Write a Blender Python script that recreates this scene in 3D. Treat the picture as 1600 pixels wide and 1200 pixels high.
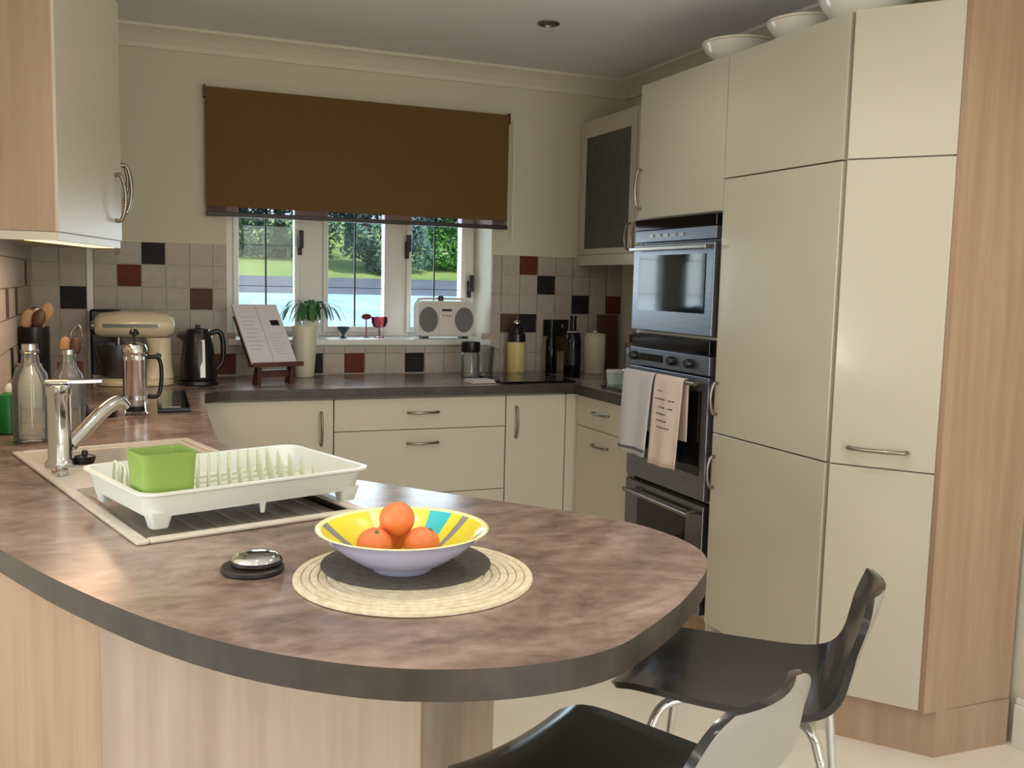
import bpy, bmesh, math, random
from mathutils import Vector, Matrix
random.seed(7)
PI = math.pi
S = bpy.context.scene
COL = S.collection
for o in list(bpy.data.objects): bpy.data.objects.remove(o)

# ------------------------------------------------------------------ camera
cam_d = bpy.data.cameras.new('camera'); cam = bpy.data.objects.new('camera', cam_d); COL.objects.link(cam)
R_ = Vector((0.92456, -0.38031, 0.02362)); U_ = Vector((0.0177, 0.10479, 0.99434)); F_ = Vector((0.38064, 0.9189, -0.10362))
cam.matrix_world = Matrix(((R_.x, U_.x, -F_.x, -1.9683), (R_.y, U_.y, -F_.y, -3.4628), (R_.z, U_.z, -F_.z, 1.3613), (0, 0, 0, 1)))
cam_d.sensor_width = 36.0; cam_d.lens = 36.0 * 1494.08 / 1600.0; cam_d.clip_start = 0.05; cam_d.clip_end = 300
S.camera = cam

# ------------------------------------------------------------------ world, sun, daylight, exposure
W = bpy.data.worlds.new('sky'); S.world = W; W.use_nodes = True
wn = W.node_tree.nodes; wl = W.node_tree.links; bg = wn['Background']
sky = wn.new('ShaderNodeTexSky'); sky.sky_type = 'NISHITA'; sky.sun_disc = False
sky.sun_elevation = math.radians(42); sky.sun_rotation = math.radians(150); sky.air_density = 1.0; sky.dust_density = 0.6; sky.ozone_density = 1.6
wl.new(sky.outputs[0], bg.inputs[0]); bg.inputs[1].default_value = 0.36
def light(name, kind, loc, energy, color, size=None, rot=(0, 0, 0), sizey=None, spot=None, blend=.6, parent=None):
    d = bpy.data.lights.new(name, kind); d.energy = energy; d.color = color
    if kind == 'AREA':
        d.size = size
        if sizey: d.shape = 'RECTANGLE'; d.size_y = sizey
    elif kind in ('SPOT', 'POINT') and size: d.shadow_soft_size = size
    if kind == 'SPOT': d.spot_size = spot; d.spot_blend = blend
    if kind == 'SUN': d.angle = size
    o = bpy.data.objects.new(name, d); COL.objects.link(o); o.location = loc; o.rotation_euler = rot
    if parent: o.parent = parent
    return o
light('sun', 'SUN', (6, -4, 12), 3.2, (1, .95, .86), math.radians(1.0), rot=(math.radians(38), 0, math.radians(28)))
# added fill lights at an invented glazed door and rear window, then kitchen window daylight
light('added_patio_fill', 'AREA', (-4.52, -2.42, 1.15), 74, (.93, .97, 1.0), 1.6, rot=(0, -2.55, 0), sizey=2.1)
light('added_rear_fill', 'AREA', (-.85, -6.14, 1.30), 48, (.95, .98, 1.0), 2.0, rot=(1.80, 0, 0), sizey=1.9)
light('window_daylight', 'AREA', (-.85, 1.85, 1.45), 30, (.84, .92, 1.0), 1.5, rot=(-PI / 2, 0, 0), sizey=.9)
S.view_settings.view_transform = 'Standard'; S.view_settings.look = 'None'; S.view_settings.gamma = 1.0
S.view_settings.use_curve_mapping = False
S.view_settings.exposure = 0.0
SPOT_W = 11.0; KITCHEN_W = 12.0

# ------------------------------------------------------------------ materials
def lin(c): return tuple(((v / 255) / 12.92 if v / 255 <= .04045 else ((v / 255 + .055) / 1.055) ** 2.4) for v in c)
MATS = {}
def mat(name, rgb, rough=.5, metal=0, spec=.5, noise=None, bump=None, coat=0, trans=0, emit=None, alpha=None, stretch=(1, 1, 1), rgb2=None, sss=0):
    m = bpy.data.materials.new(name); m.use_nodes = True
    n = m.node_tree.nodes; l = m.node_tree.links; b = n['Principled BSDF']
    b.inputs['Base Color'].default_value = (*lin(rgb), 1); b.inputs['Roughness'].default_value = rough
    b.inputs['Metallic'].default_value = metal; b.inputs['Specular IOR Level'].default_value = spec
    b.inputs['Coat Weight'].default_value = coat; b.inputs['Coat Roughness'].default_value = .06
    if trans: b.inputs['Transmission Weight'].default_value = trans
    if emit: b.inputs['Emission Color'].default_value = (*lin(emit[0]), 1); b.inputs['Emission Strength'].default_value = emit[1]
    if noise or bump:
        tc = n.new('ShaderNodeTexCoord'); mp = n.new('ShaderNodeMapping'); mp.inputs['Scale'].default_value = stretch
        l.new(tc.outputs['Object'], mp.inputs[0])
    if noise:   # noise = (scale, detail) mixing rgb -> rgb2
        t = n.new('ShaderNodeTexNoise'); t.inputs['Scale'].default_value = noise[0]; t.inputs['Detail'].default_value = noise[1]
        l.new(mp.outputs[0], t.inputs['Vector'])
        r = n.new('ShaderNodeValToRGB'); r.color_ramp.elements[0].position = .32; r.color_ramp.elements[1].position = .68
        r.color_ramp.elements[0].color = (*lin(rgb), 1); r.color_ramp.elements[1].color = (*lin(rgb2), 1)
        l.new(t.outputs['Fac'], r.inputs[0]); l.new(r.outputs[0], b.inputs['Base Color'])
    if bump:    # (scale, strength)
        t2 = n.new('ShaderNodeTexNoise'); t2.inputs['Scale'].default_value = bump[0]; t2.inputs['Detail'].default_value = 4
        l.new(mp.outputs[0], t2.inputs['Vector'])
        bp = n.new('ShaderNodeBump'); bp.inputs['Strength'].default_value = bump[1]; bp.inputs['Distance'].default_value = .003
        l.new(t2.outputs['Fac'], bp.inputs['Height']); l.new(bp.outputs[0], b.inputs['Normal'])
    MATS[name] = m; return m
mat('wall_paint', (216, 207, 186), .85, bump=(160, .08))
mat('ceiling_paint', (244, 242, 238), .9)
mat('coving_paint', (228, 219, 200), .7)
mat('gloss_cream', (192, 183, 164), .16, spec=.5, coat=.3)
mat('satin_cream', (205, 195, 176), .35)
mat('carcass_cream', (198, 188, 166), .5)
mat('beech', (176, 148, 123), .5, noise=(3.2, 6), stretch=(9, 9, .55), rgb2=(161, 132, 105), bump=(30, .05))
mat('pale_beech', (178, 160, 143), .5, noise=(3.2, 6), stretch=(9, 9, .5), rgb2=(163, 143, 126), bump=(30, .05))
mat('floor_stone', (238, 231, 216), .35, noise=(3, 5), rgb2=(230, 221, 203))
mat('tile_stone', (190, 178, 164), .5, noise=(22, 5), rgb2=(172, 160, 146), bump=(60, .12))
mat('tile_black', (30, 28, 28), .6, spec=.2, noise=(25, 4), rgb2=(44, 41, 40))
mat('tile_rust', (112, 54, 34), .6, spec=.2, noise=(25, 4), rgb2=(92, 46, 32))
mat('tile_brown', (104, 74, 58), .6, spec=.2, noise=(25, 4), rgb2=(84, 58, 46))
mat('grout', (196, 186, 170), .9)
mat('white_plastic', (232, 230, 220), .35)
mat('white_frame', (228, 224, 214), .35)
mat('white_sill', (226, 226, 224), .3)
mat('steel', (132, 134, 141), .36, metal=1, noise=(6, 3), stretch=(1, 1, 60), rgb2=(118, 120, 127))
mat('chrome', (214, 214, 216), .08, metal=1)
mat('brushed', (150, 142, 132), .3, metal=1)
mat('black_glass', (10, 11, 13), .06, spec=.4)
mat('black_plastic', (20, 20, 22), .3)
mat('black_gap', (14, 12, 10), .8)
mat('stool_black', (26, 26, 25), .22, spec=.5, coat=.25)
mat('stool_grey', (150, 147, 140), .35, spec=.5, coat=.2)
mat('lead', (46, 44, 44), .5, metal=.3)
mat('iron', (26, 24, 23), .5)
mat('cloth_grey', (206, 200, 196), .95, bump=(220, .25))
mat('cloth_pink', (226, 206, 192), .95, bump=(220, .25))
mat('cloth_band', (104, 100, 104), .95)
mat('ink', (96, 84, 84), .9)
mat('green_plastic', (146, 174, 84), .45)
mat('rack_plastic', (226, 228, 218), .35)
mat('prong_plastic', (206, 212, 180), .35)
mat('sink_resin', (214, 204, 190), .4, noise=(40, 4), rgb2=(204, 193, 178))
mat('drain_resin', (172, 160, 146), .55)
mat('bowl_blue', (196, 196, 226), .15, coat=.3)
mat('bowl_yellow', (240, 226, 66), .2, coat=.3)
mat('bowl_turquoise', (60, 196, 206), .2, coat=.3)
mat('bowl_violet', (128, 124, 214), .2, coat=.3)
mat('bowl_grey', (150, 146, 140), .2, coat=.3)
mat('bowl_rim', (244, 240, 176), .2, coat=.3)
mat('orange_peel', (228, 122, 66), .45, bump=(140, .3))
mat('seagrass', (230, 218, 190), .9, noise=(90, 3), rgb2=(208, 192, 158), bump=(140, .6))
mat('felt_grey', (92, 84, 74), .95, noise=(120, 3), rgb2=(74, 67, 60), bump=(180, .5))
mat('coaster_brown', (42, 32, 30), .45)
mat('mixer_cream', (226, 212, 178), .2, coat=.4)
mat('wood_dark', (92, 48, 26), .45, noise=(4, 5), stretch=(8, 8, 1), rgb2=(70, 36, 20))
mat('wood_spoon', (176, 142, 100), .6)
mat('paper', (226, 220, 224), .8)
mat('paper_print', (196, 190, 202), .9)
mat('ceramic_white', (232, 226, 214), .2, coat=.3)
mat('ceramic_cream', (228, 220, 196), .25)
mat('ceramic_navy', (52, 62, 84), .25)
mat('leaf_green', (72, 128, 66), .45, noise=(12, 3), rgb2=(48, 98, 48))
mat('speaker_grey', (120, 120, 118), .7, bump=(400, .6))
mat('radio_white', (222, 216, 206), .35)
mat('red_dark', (120, 28, 38), .4)
mat('yellow_can', (214, 192, 128), .4)
mat('soap_green', (24, 120, 52), .3)
mat('label_grey', (150, 148, 146), .6)
mat('pale_green', (206, 224, 206), .4)
mat('copper_led', (255, 196, 140), .4, emit=((255, 176, 112), 5.0))
mat('stainless_dark', (120, 120, 124), .22, metal=1)
mat('soil', (60, 44, 34), .9)
# blind fabric, sheer hem, glass, frosted glass
def fabric(name, rgb, tw, tint):
    m = bpy.data.materials.new(name); m.use_nodes = True; n = m.node_tree.nodes; l = m.node_tree.links
    n.clear(); out = n.new('ShaderNodeOutputMaterial'); d = n.new('ShaderNodeBsdfDiffuse'); t = n.new('ShaderNodeBsdfTranslucent'); mx = n.new('ShaderNodeMixShader')
    tc = n.new('ShaderNodeTexCoord'); w = n.new('ShaderNodeTexNoise'); mp = n.new('ShaderNodeMapping'); mp.inputs['Scale'].default_value = (400, 400, 14)
    l.new(tc.outputs['Object'], mp.inputs[0]); l.new(mp.outputs[0], w.inputs['Vector']); w.inputs['Scale'].default_value = 1
    r = n.new('ShaderNodeValToRGB'); r.color_ramp.elements[0].color = (*lin(rgb), 1); r.color_ramp.elements[1].color = (*[v * .8 for v in lin(rgb)], 1)
    l.new(w.outputs['Fac'], r.inputs[0]); l.new(r.outputs[0], d.inputs[0]); t.inputs[0].default_value = (*lin(tint), 1)
    mx.inputs[0].default_value = tw; l.new(d.outputs[0], mx.inputs[1]); l.new(t.outputs[0], mx.inputs[2]); l.new(mx.outputs[0], out.inputs[0])
    MATS[name] = m
fabric('blind_fabric', (126, 98, 64), .10, (150, 100, 50))
def glassmat(name, tint, gl=.08, rough=0.0, milk=0):
    m = bpy.data.materials.new(name); m.use_nodes = True; n = m.node_tree.nodes; l = m.node_tree.links
    n.clear(); out = n.new('ShaderNodeOutputMaterial'); t = n.new('ShaderNodeBsdfTransparent'); g = n.new('ShaderNodeBsdfGlossy'); mx = n.new('ShaderNodeMixShader')
    t.inputs[0].default_value = (*lin(tint), 1); g.inputs['Roughness'].default_value = rough; mx.inputs[0].default_value = gl
    fr = n.new('ShaderNodeFresnel'); fr.inputs[0].default_value = 1.45
    ml = n.new('ShaderNodeMath'); ml.operation = 'MULTIPLY'; ml.inputs[1].default_value = .4 if name == 'pane_glass' else 1.0; l.new(fr.outputs[0], ml.inputs[0])
    if gl: l.new(ml.outputs[0], mx.inputs[0])
    l.new(t.outputs[0], mx.inputs[1]); l.new(g.outputs[0], mx.inputs[2]); 
    if milk:
        df = n.new('ShaderNodeBsdfDiffuse'); df.inputs[0].default_value = (.75, .77, .77, 1); m2 = n.new('ShaderNodeMixShader'); m2.inputs[0].default_value = milk
        l.new(mx.outputs[0], m2.inputs[1]); l.new(df.outputs[0], m2.inputs[2]); l.new(m2.outputs[0], out.inputs[0])
    else: l.new(mx.outputs[0], out.inputs[0])
    MATS[name] = m
glassmat('pane_glass', (245, 250, 250)); glassmat('clear_glass', (246, 248, 246), rough=.05, milk=.09); glassmat('pink_glass', (226, 170, 176), rough=.05)
glassmat('sheer_hem', (215, 205, 215), gl=0)
mat('frosted_glass', (70, 74, 66), .25, spec=.5, noise=(30, 3), rgb2=(60, 64, 56))
# worktop laminate
def worktop_mat():
    m = bpy.data.materials.new('worktop_laminate'); m.use_nodes = True; n = m.node_tree.nodes; l = m.node_tree.links; b = n['Principled BSDF']
    tc = n.new('ShaderNodeTexCoord'); mp = n.new('ShaderNodeMapping'); mp.inputs['Scale'].default_value = (1, 1.5, 1); mp.inputs['Rotation'].default_value = (0, 0, .7)
    l.new(tc.outputs['Object'], mp.inputs[0])
    a = n.new('ShaderNodeTexNoise'); a.inputs['Scale'].default_value = 5; a.inputs['Detail'].default_value = 9; a.inputs['Roughness'].default_value = .65; a.inputs['Distortion'].default_value = .6
    c = n.new('ShaderNodeTexNoise'); c.inputs['Scale'].default_value = 26; c.inputs['Detail'].default_value = 6
    l.new(mp.outputs[0], a.inputs['Vector']); l.new(mp.outputs[0], c.inputs['Vector'])
    r = n.new('ShaderNodeValToRGB'); e = r.color_ramp.elements
    e[0].position = .33; e[0].color = (*lin((104, 84, 74)), 1); e[1].position = .72; e[1].color = (*lin((174, 153, 142)), 1)
    x = e.new(.52); x.color = (*lin((143, 121, 109)), 1)
    mxn = n.new('ShaderNodeMath'); mxn.operation = 'MULTIPLY_ADD'; l.new(c.outputs['Fac'], mxn.inputs[0]); mxn.inputs[1].default_value = .35
    sub = n.new('ShaderNodeMath'); sub.operation = 'SUBTRACT'; l.new(a.outputs['Fac'], sub.inputs[0]); sub.inputs[1].default_value = .175
    l.new(sub.outputs[0], mxn.inputs[2]); l.new(mxn.outputs[0], r.inputs[0]); l.new(r.outputs[0], b.inputs['Base Color'])
    b.inputs['Roughness'].default_value = .22; MATS['worktop_laminate'] = m
    e2 = bpy.data.materials.new('worktop_edge'); e2.use_nodes = True; n = e2.node_tree.nodes; l = e2.node_tree.links; b = n['Principled BSDF']
    tc = n.new('ShaderNodeTexCoord'); a = n.new('ShaderNodeTexNoise'); a.inputs['Scale'].default_value = 16; a.inputs['Detail'].default_value = 6; l.new(tc.outputs['Object'], a.inputs['Vector'])
    r = n.new('ShaderNodeValToRGB'); e = r.color_ramp.elements; e[0].position = .3; e[0].color = (*lin((46, 37, 31)), 1); e[1].position = .7; e[1].color = (*lin((70, 58, 49)), 1)
    l.new(a.outputs['Fac'], r.inputs[0]); l.new(r.outputs[0], b.inputs['Base Color']); b.inputs['Roughness'].default_value = .42; MATS['worktop_edge'] = e2
worktop_mat()
# garden
mat('grass', (130, 156, 74), .9, noise=(1.5, 6), rgb2=(172, 180, 104))
mat('gravel', (172, 206, 220), .9, noise=(2, 5), rgb2=(206, 226, 234))
mat('tarmac', (120, 122, 128), .9, noise=(2, 4), rgb2=(104, 106, 112))
mat('foliage_dark', (46, 84, 52), .6, noise=(1.2, 4), rgb2=(72, 112, 66))
mat('foliage_light', (112, 168, 70), .6, noise=(1.2, 4), rgb2=(70, 130, 60))
mat('foliage_grey', (112, 140, 124), .6, noise=(1.2, 4), rgb2=(76, 106, 88))
mat('bark', (50, 44, 42), .9)

# ------------------------------------------------------------------ mesh helpers
def M(m): return MATS[m] if isinstance(m, str) else m
def finish(name, bm, m, parent=None, smooth=False, bevel=0, off=None):
    bmesh.ops.recalc_face_normals(bm, faces=bm.faces[:])
    me = bpy.data.meshes.new(name)
    if off is not None: bmesh.ops.translate(bm, verts=bm.verts[:], vec=-Vector(off))
    bm.to_mesh(me); bm.free()
    for mm in (m if isinstance(m, (list, tuple)) else [m]): me.materials.append(M(mm))
    if smooth:
        for p in me.polygons: p.use_smooth = True
    o = bpy.data.objects.new(name, me); COL.objects.link(o)
    if parent: o.parent = parent
    if bevel:
        b = o.modifiers.new('bevel', 'BEVEL'); b.width = bevel; b.segments = 2; b.limit_method = 'ANGLE'; b.angle_limit = .7
    return o
def box(bm, x0, x1, y0, y1, z0, z1, T=None):
    vs = [bm.verts.new(Vector(p)) for p in [(x0, y0, z0), (x1, y0, z0), (x1, y1, z0), (x0, y1, z0), (x0, y0, z1), (x1, y0, z1), (x1, y1, z1), (x0, y1, z1)]]
    for f in [(0, 3, 2, 1), (4, 5, 6, 7), (0, 1, 5, 4), (1, 2, 6, 5), (2, 3, 7, 6), (3, 0, 4, 7)]: bm.faces.new([vs[i] for i in f])
    if T is not None:
        for v in vs: v.co = T @ v.co
    return vs
def lathe(bm, prof, seg=32, c=(0, 0, 0), T=None, close=False):
    rings = []
    for r, z in prof:
        if r < 1e-6: rings.append([bm.verts.new((c[0], c[1], c[2] + z))])
        else: rings.append([bm.verts.new((c[0] + r * math.cos(2 * PI * i / seg), c[1] + r * math.sin(2 * PI * i / seg), c[2] + z)) for i in range(seg)])
    fs = []
    prs = list(zip(rings, rings[1:]))
    if close: prs.append((rings[-1], rings[0]))
    for k, (a, b) in enumerate(prs):
        for i in range(seg):
            j = (i + 1) % seg
            if len(a) == 1 and len(b) == 1: continue
            if len(a) == 1: q = [a[0], b[i], b[j]]
            elif len(b) == 1: q = [a[i], b[0], a[j]]
            else: q = [a[i], b[i], b[j], a[j]]
            f = bm.faces.new(q); fs.append((f, k, i))
    if T is not None:
        for rg in rings:
            for v in rg: v.co = T @ v.co
    return fs
def smooth_pts(P, n=6):
    P = [Vector(p) for p in P]; out = []
    for i in range(len(P) - 1):
        p0 = P[max(i - 1, 0)]; p1 = P[i]; p2 = P[i + 1]; p3 = P[min(i + 2, len(P) - 1)]
        for k in range(n):
            t = k / n
            out.append(.5 * ((2 * p1) + (-p0 + p2) * t + (2 * p0 - 5 * p1 + 4 * p2 - p3) * t * t + (-p0 + 3 * p1 - 3 * p2 + p3) * t ** 3))
    out.append(P[-1]); return out
def tube(bm, pts, r, seg=10, flat=1.0):
    pts = [Vector(p) for p in pts]; rings = []
    N = None
    for i, p in enumerate(pts):
        t = (pts[min(i + 1, len(pts) - 1)] - pts[max(i - 1, 0)]).normalized()
        if N is None:
            N = t.cross(Vector((0, 0, 1)));
            if N.length < .1: N = t.cross(Vector((0, 1, 0)))
        N = (N - t * N.dot(t)).normalized(); B = t.cross(N)
        rr = r[i] if isinstance(r, (list, tuple)) else r
        rings.append([bm.verts.new(p + N * rr * math.cos(2 * PI * k / seg) + B * rr * flat * math.sin(2 * PI * k / seg)) for k in range(seg)])
    for a, b in zip(rings, rings[1:]):
        for k in range(seg):
            j = (k + 1) % seg; bm.faces.new([a[k], b[k], b[j], a[j]])
    bm.faces.new(rings[0]); bm.faces.new(rings[-1])
def prism(bm, poly, z0, z1):
    a = [bm.verts.new((x, y, z0)) for x, y in poly]; b = [bm.verts.new((x, y, z1)) for x, y in poly]
    bm.faces.new(a); bm.faces.new(b); n = len(poly)
    for i in range(n): j = (i + 1) % n; bm.faces.new([a[i], a[j], b[j], b[i]])
def rrect(w, d, r, n=5, cx=0, cy=0):
    out = []
    for sx, sy, a0 in ((1, 1, 0), (-1, 1, PI / 2), (-1, -1, PI), (1, -1, 1.5 * PI)):
        for k in range(n + 1):
            a = a0 + PI / 2 * k / n
            out.append((cx + sx * (w / 2 - r) + r * math.cos(a), cy + sy * (d / 2 - r) + r * math.sin(a)))
    return out
def loft(bm, rings, cap0=True, cap1=True):
    R = [[bm.verts.new(Vector(p)) for p in ring] for ring in rings]; n = len(R[0])
    for a, b in zip(R, R[1:]):
        for i in range(n): j = (i + 1) % n; bm.faces.new([a[i], a[j], b[j], b[i]])
    if cap0: bm.faces.new(R[0])
    if cap1: bm.faces.new(R[-1])
    return R
def sphere(bm, c, rx, ry=None, rz=None, u=20, v=12):
    ry = ry or rx; rz = rz or rx
    bmesh.ops.create_uvsphere(bm, u_segments=u, v_segments=v, radius=1, matrix=Matrix.Translation(c) @ Matrix.Diagonal((rx, ry, rz, 1)))
NB = bmesh.new
def tag(o, label, cat, group=None):
    o['label'] = label; o['category'] = cat
    if group: o['group'] = group
    return o
def thing(name, label, cat, loc=(0, 0, 0), rz=0, group=None):
    o = bpy.data.objects.new(name, None); COL.objects.link(o); o.empty_display_size = .05
    o.location = loc; o.rotation_euler = (0, 0, rz); return tag(o, label, cat, group)
def struct(name, bm, m, **k):
    o = finish(name, bm, m, **k); o['kind'] = 'structure'; return o
def B(name, par, m, x0, x1, y0, y1, z0, z1, bevel=0, off=None, T=None):
    bm = NB(); box(bm, x0, x1, y0, y1, z0, z1, T); return finish(name, bm, m, par, bevel=bevel, off=off)
def Lz(name, par, m, prof, seg=32, c=(0, 0, 0), T=None, smooth=True, close=False):
    bm = NB(); lathe(bm, prof, seg, c, T, close); o = finish(name, bm, m, par, smooth=smooth)
    if smooth: o.data.set_sharp_from_angle(angle=.7)
    return o
def Tb(name, par, m, pts, r, seg=10, flat=1.0, n=6, sm=True):
    bm = NB(); tube(bm, smooth_pts(pts, n) if sm else pts, r, seg, flat); o = finish(name, bm, m, par, smooth=True); o.data.set_sharp_from_angle(angle=.9); return o
def copy_tree(o, parent=None):
    c = o.copy(); COL.objects.link(c); c.parent = parent
    for ch in list(o.children): copy_tree(ch, c)
    return c

# ================================================================== SETTING
XL, XR, YW, ZC = -2.30, .55, 1.113, 2.43
WX0, WX1, WZ0, WZ1, YO = -1.50, -.203, 1.079, 2.12, 1.43
bm = NB(); box(bm, -4.6, 1.0, -6.2, 1.45, -.1, 0); struct('floor', bm, 'floor_stone')
bm = NB(); box(bm, -4.7, 1.0, -6.3, 1.45, ZC, ZC + .12); struct('ceiling', bm, 'ceiling_paint')
bm = NB()
box(bm, XL - .1, WX0, YW, YO, 0, ZC); box(bm, WX1, XR + .1, YW, YO, 0, ZC); box(bm, WX0, WX1, YW, YO, 0, WZ0 - .03); box(bm, WX0, WX1, YW, YO, WZ1, ZC)
wall_back = struct('wall_back', bm, 'wall_paint')
bm = NB(); box(bm, XL - .12, XL, -1.40, YW, 0, ZC); wall_left = struct('wall_left', bm, 'wall_paint')
bm = NB(); box(bm, XR, XR + .12, -6.2, YW, 0, ZC); struct('wall_right', bm, 'wall_paint')
bm = NB(); box(bm, -4.7, -1.92, -6.32, -6.2, 0, ZC); box(bm, .22, XR + .12, -6.32, -6.2, 0, ZC); box(bm, -1.92, .22, -6.32, -6.2, 0, .30); box(bm, -1.92, .22, -6.32, -6.2, 2.27, ZC); struct('wall_rear', bm, 'wall_paint')
bm = NB()
for x in (-1.92, -1.23, -.54, .16): box(bm, x, x + .06, -6.30, -6.24, .30, 2.27)
box(bm, -1.92, .22, -6.30, -6.24, .30, .36); box(bm, -1.92, .22, -6.30, -6.24, 2.21, 2.27); struct('window_added', bm, 'white_frame')  # unseen rear window, added to carry the rear fill light
bm = NB(); box(bm, -4.72, -4.6, -6.2, -3.30, 0, ZC); box(bm, -4.72, -4.6, -1.54, -1.28, 0, ZC); box(bm, -4.72, -4.6, -3.30, -1.54, 2.2, ZC); struct('wall_dining', bm, 'wall_paint')
bm = NB(); box(bm, -4.6, XL - .12, -1.40, -1.28, 0, ZC); struct('wall_partition', bm, 'wall_paint')
bm = NB(); box(bm, XL, -2.075, 1.04, YW, 0, ZC); wall_corner = struct('wall_corner', bm, 'wall_paint')
B('corner_trim', wall_corner, 'white_plastic', -2.085, -2.062, 1.030, 1.045, .912, 1.513)
# invented unseen glazed door in the dining wall, added for the patio fill
bm = NB()
for y in (-3.30, -2.45, -1.60): box(bm, -4.66, -4.60, y, y + .06, 0, 2.2)
box(bm, -4.66, -4.60, -3.30, -1.54, 0, .08); box(bm, -4.66, -4.60, -3.30, -1.54, 2.12, 2.2); struct('door_added', bm, 'white_frame')
# coving
def coving(name, p0, p1, inn):
    bm = NB(); prof = [(0, 0), (0, -.085), (.012, -.085), (.020, -.066), (.045, -.040), (.072, -.020), (.088, -.012), (.088, 0)]
    inn = Vector(inn); rings = []
    for p in (p0, p1): rings.append([Vector((p[0], p[1], ZC + z)) + inn * d for d, z in prof])
    loft(bm, rings); return struct(name, bm, 'coving_paint')
coving('trim_1', (XL, YW), (XR, YW), (0, -1, 0))
coving('trim_2', (XR, YW), (XR, -6.2), (-1, 0, 0))
coving('trim_3', (XL, -1.40), (XL, YW), (1, 0, 0))
# skirting right
bm = NB(); box(bm, XR - .02, XR, -6.2, -1.475, 0, .13); box(bm, XR - .014, XR, -6.2, -1.475, .13, .15); struct('baseboard_right', bm, 'white_frame', bevel=.003)
# ---- tiles, each its own piece
TP, TZ0, TZP = .101, .913, .0995
tile_me = {}
def tile_mesh(m, w, h):
    k = (m, round(w, 3), round(h, 3))
    if k not in tile_me:
        bm = NB(); vs = box(bm, -w / 2, w / 2, -.004, .004, -h / 2, h / 2)
        for v in vs:
            if v.co.y < 0: v.co.x *= .975; v.co.z *= .975
        bmesh.ops.recalc_face_normals(bm, faces=bm.faces[:]); me = bpy.data.meshes.new('tile'); bm.to_mesh(me); bm.free(); me.materials.append(M(m)); tile_me[k] = me
    return tile_me[k]
def tile(parent, m, c, w, h, rz=0):
    o = bpy.data.objects.new('tile', tile_mesh(m, w, h)); COL.objects.link(o); o.parent = parent; o.location = c; o.rotation_euler = (0, 0, rz)
G = .003
special = {(-18, 5): 'tile_black', (-19, 4): 'tile_rust', (-16, 3): 'tile_brown', (-15, 0): 'tile_rust', (-11, 0): 'tile_black', (-9, 0): 'tile_rust', (-6, 0): 'tile_black',
           (0, 5): 'tile_rust', (1, 4): 'tile_black', (3, 3): 'tile_black', (-1, 2): 'tile_brown', (0, 2): 'tile_black', (5, 3): 'tile_rust', (2, 1): 'tile_brown'}
def tile_row(parent, k0, k1, row, pos, spec, lo, hi, rz=0):
    z0 = TZ0 + row * TZP
    for k in range(k0, k1):
        a = -.047 + k * TP; b = a + TP; a2, b2 = max(a, lo), min(b, hi)
        if b2 - a2 < .012: continue
        yield k, (a2 + b2) / 2, b2 - a2 - G, z0 + TZP / 2
for row in range(6):
    top = TZ0 + row * TZP + TZP
    spans = [(-2.06, WX0), (WX1, XR)] if row > 1 else [(-2.06, XR)]
    for lo, hi in spans:
        for k, x, w, z in tile_row(wall_back, -21, 7, row, None, None, lo, hi):
            h = TZP - G
            if row == 1 and WX0 < x < WX1: h = WZ0 - .035 - (TZ0 + TZP) - G; z = TZ0 + TZP + h / 2 + G / 2
            tile(wall_back, special.get((k, row), 'tile_stone'), (x, YW - .004, z), w, h)
    for x0, x1, m in ((-2.297, -2.192, 'tile_stone'), (-2.192, -2.087, 'tile_black' if row == 3 else 'tile_stone')):
        tile(wall_corner, m, ((x0 + x1) / 2, 1.036, TZ0 + row * TZP + TZP / 2), x1 - x0 - G, TZP - G)
    for k in range(-9, 10):     # left wall
        y = .094 + k * TP
        if y + TP / 2 > 1.03: continue
        m = 'tile_brown' if (k, row) in ((-1, 3), (2, 3), (6, 4), (-5, 2), (3, 1)) else ('tile_black' if (k, row) in ((0, 1), (5, 2)) else 'tile_stone')
        tile(wall_left, m, (XL + .004, y, TZ0 + row * TZP + TZP / 2), TP - G, TZP - G, PI / 2)
# window board + frame + panes
bm = NB(); box(bm, WX0 + .002, WX1 - .002, YW - .022, 1.40, WZ0 - .03, WZ0); sill = struct('trim_4', bm, 'white_sill', bevel=.006)
win = bpy.data.objects.new('window_1', None); COL.objects.link(win); win['kind'] = 'structure'
FY0, FY1 = 1.365, 1.425
panes = [(-1.424, -1.149), (-.990, -.694), (-.5585, -.278)]
bm = NB(); xs = [WX0 + .001] + [v for p in panes for v in p] + [WX1 - .001]
for i in range(0, 8, 2): box(bm, xs[i], xs[i + 1], FY0, FY1, WZ0, WZ1)
for a, b in panes: box(bm, a, b, FY0, FY1, WZ0, WZ0 + .045); box(bm, a, b, FY0, FY1, WZ1 - .06, WZ1)
finish('window_frame', bm, 'white_frame', win, bevel=.004)
for i, (a, b) in enumerate(panes):
    bm = NB(); t = .014
    for q in ((a - .022, a + .004), (b - .004, b + .022)): box(bm, q[0], q[1], FY0 - .018, FY0 - .001, WZ0 + .02, WZ1 - .03)
    box(bm, a + .004, b - .004, FY0 - .018, FY0 - .001, WZ0 + .02, WZ0 + .05); box(bm, a + .004, b - .004, FY0 - .018, FY0 - .001, WZ1 - .065, WZ1 - .03)
    finish('casement', bm, 'white_frame', win, bevel=.003)
    B('pane', win, 'pane_glass', a, b, 1.393, 1.397, WZ0 + .045, WZ1 - .06)
    bm = NB(); n = 2
    for k in range(1, n): x = a + (b - a) * k / n; box(bm, x - .004, x + .004, 1.387, 1.392, WZ0 + .045, WZ1 - .06)
    for k in range(1, 5): z = WZ0 + .045 + k * .2; box(bm, a, b, 1.3865, 1.3925, z - .0015, z + .0015)
    finish('lead_cames', bm, 'lead', win)
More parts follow.
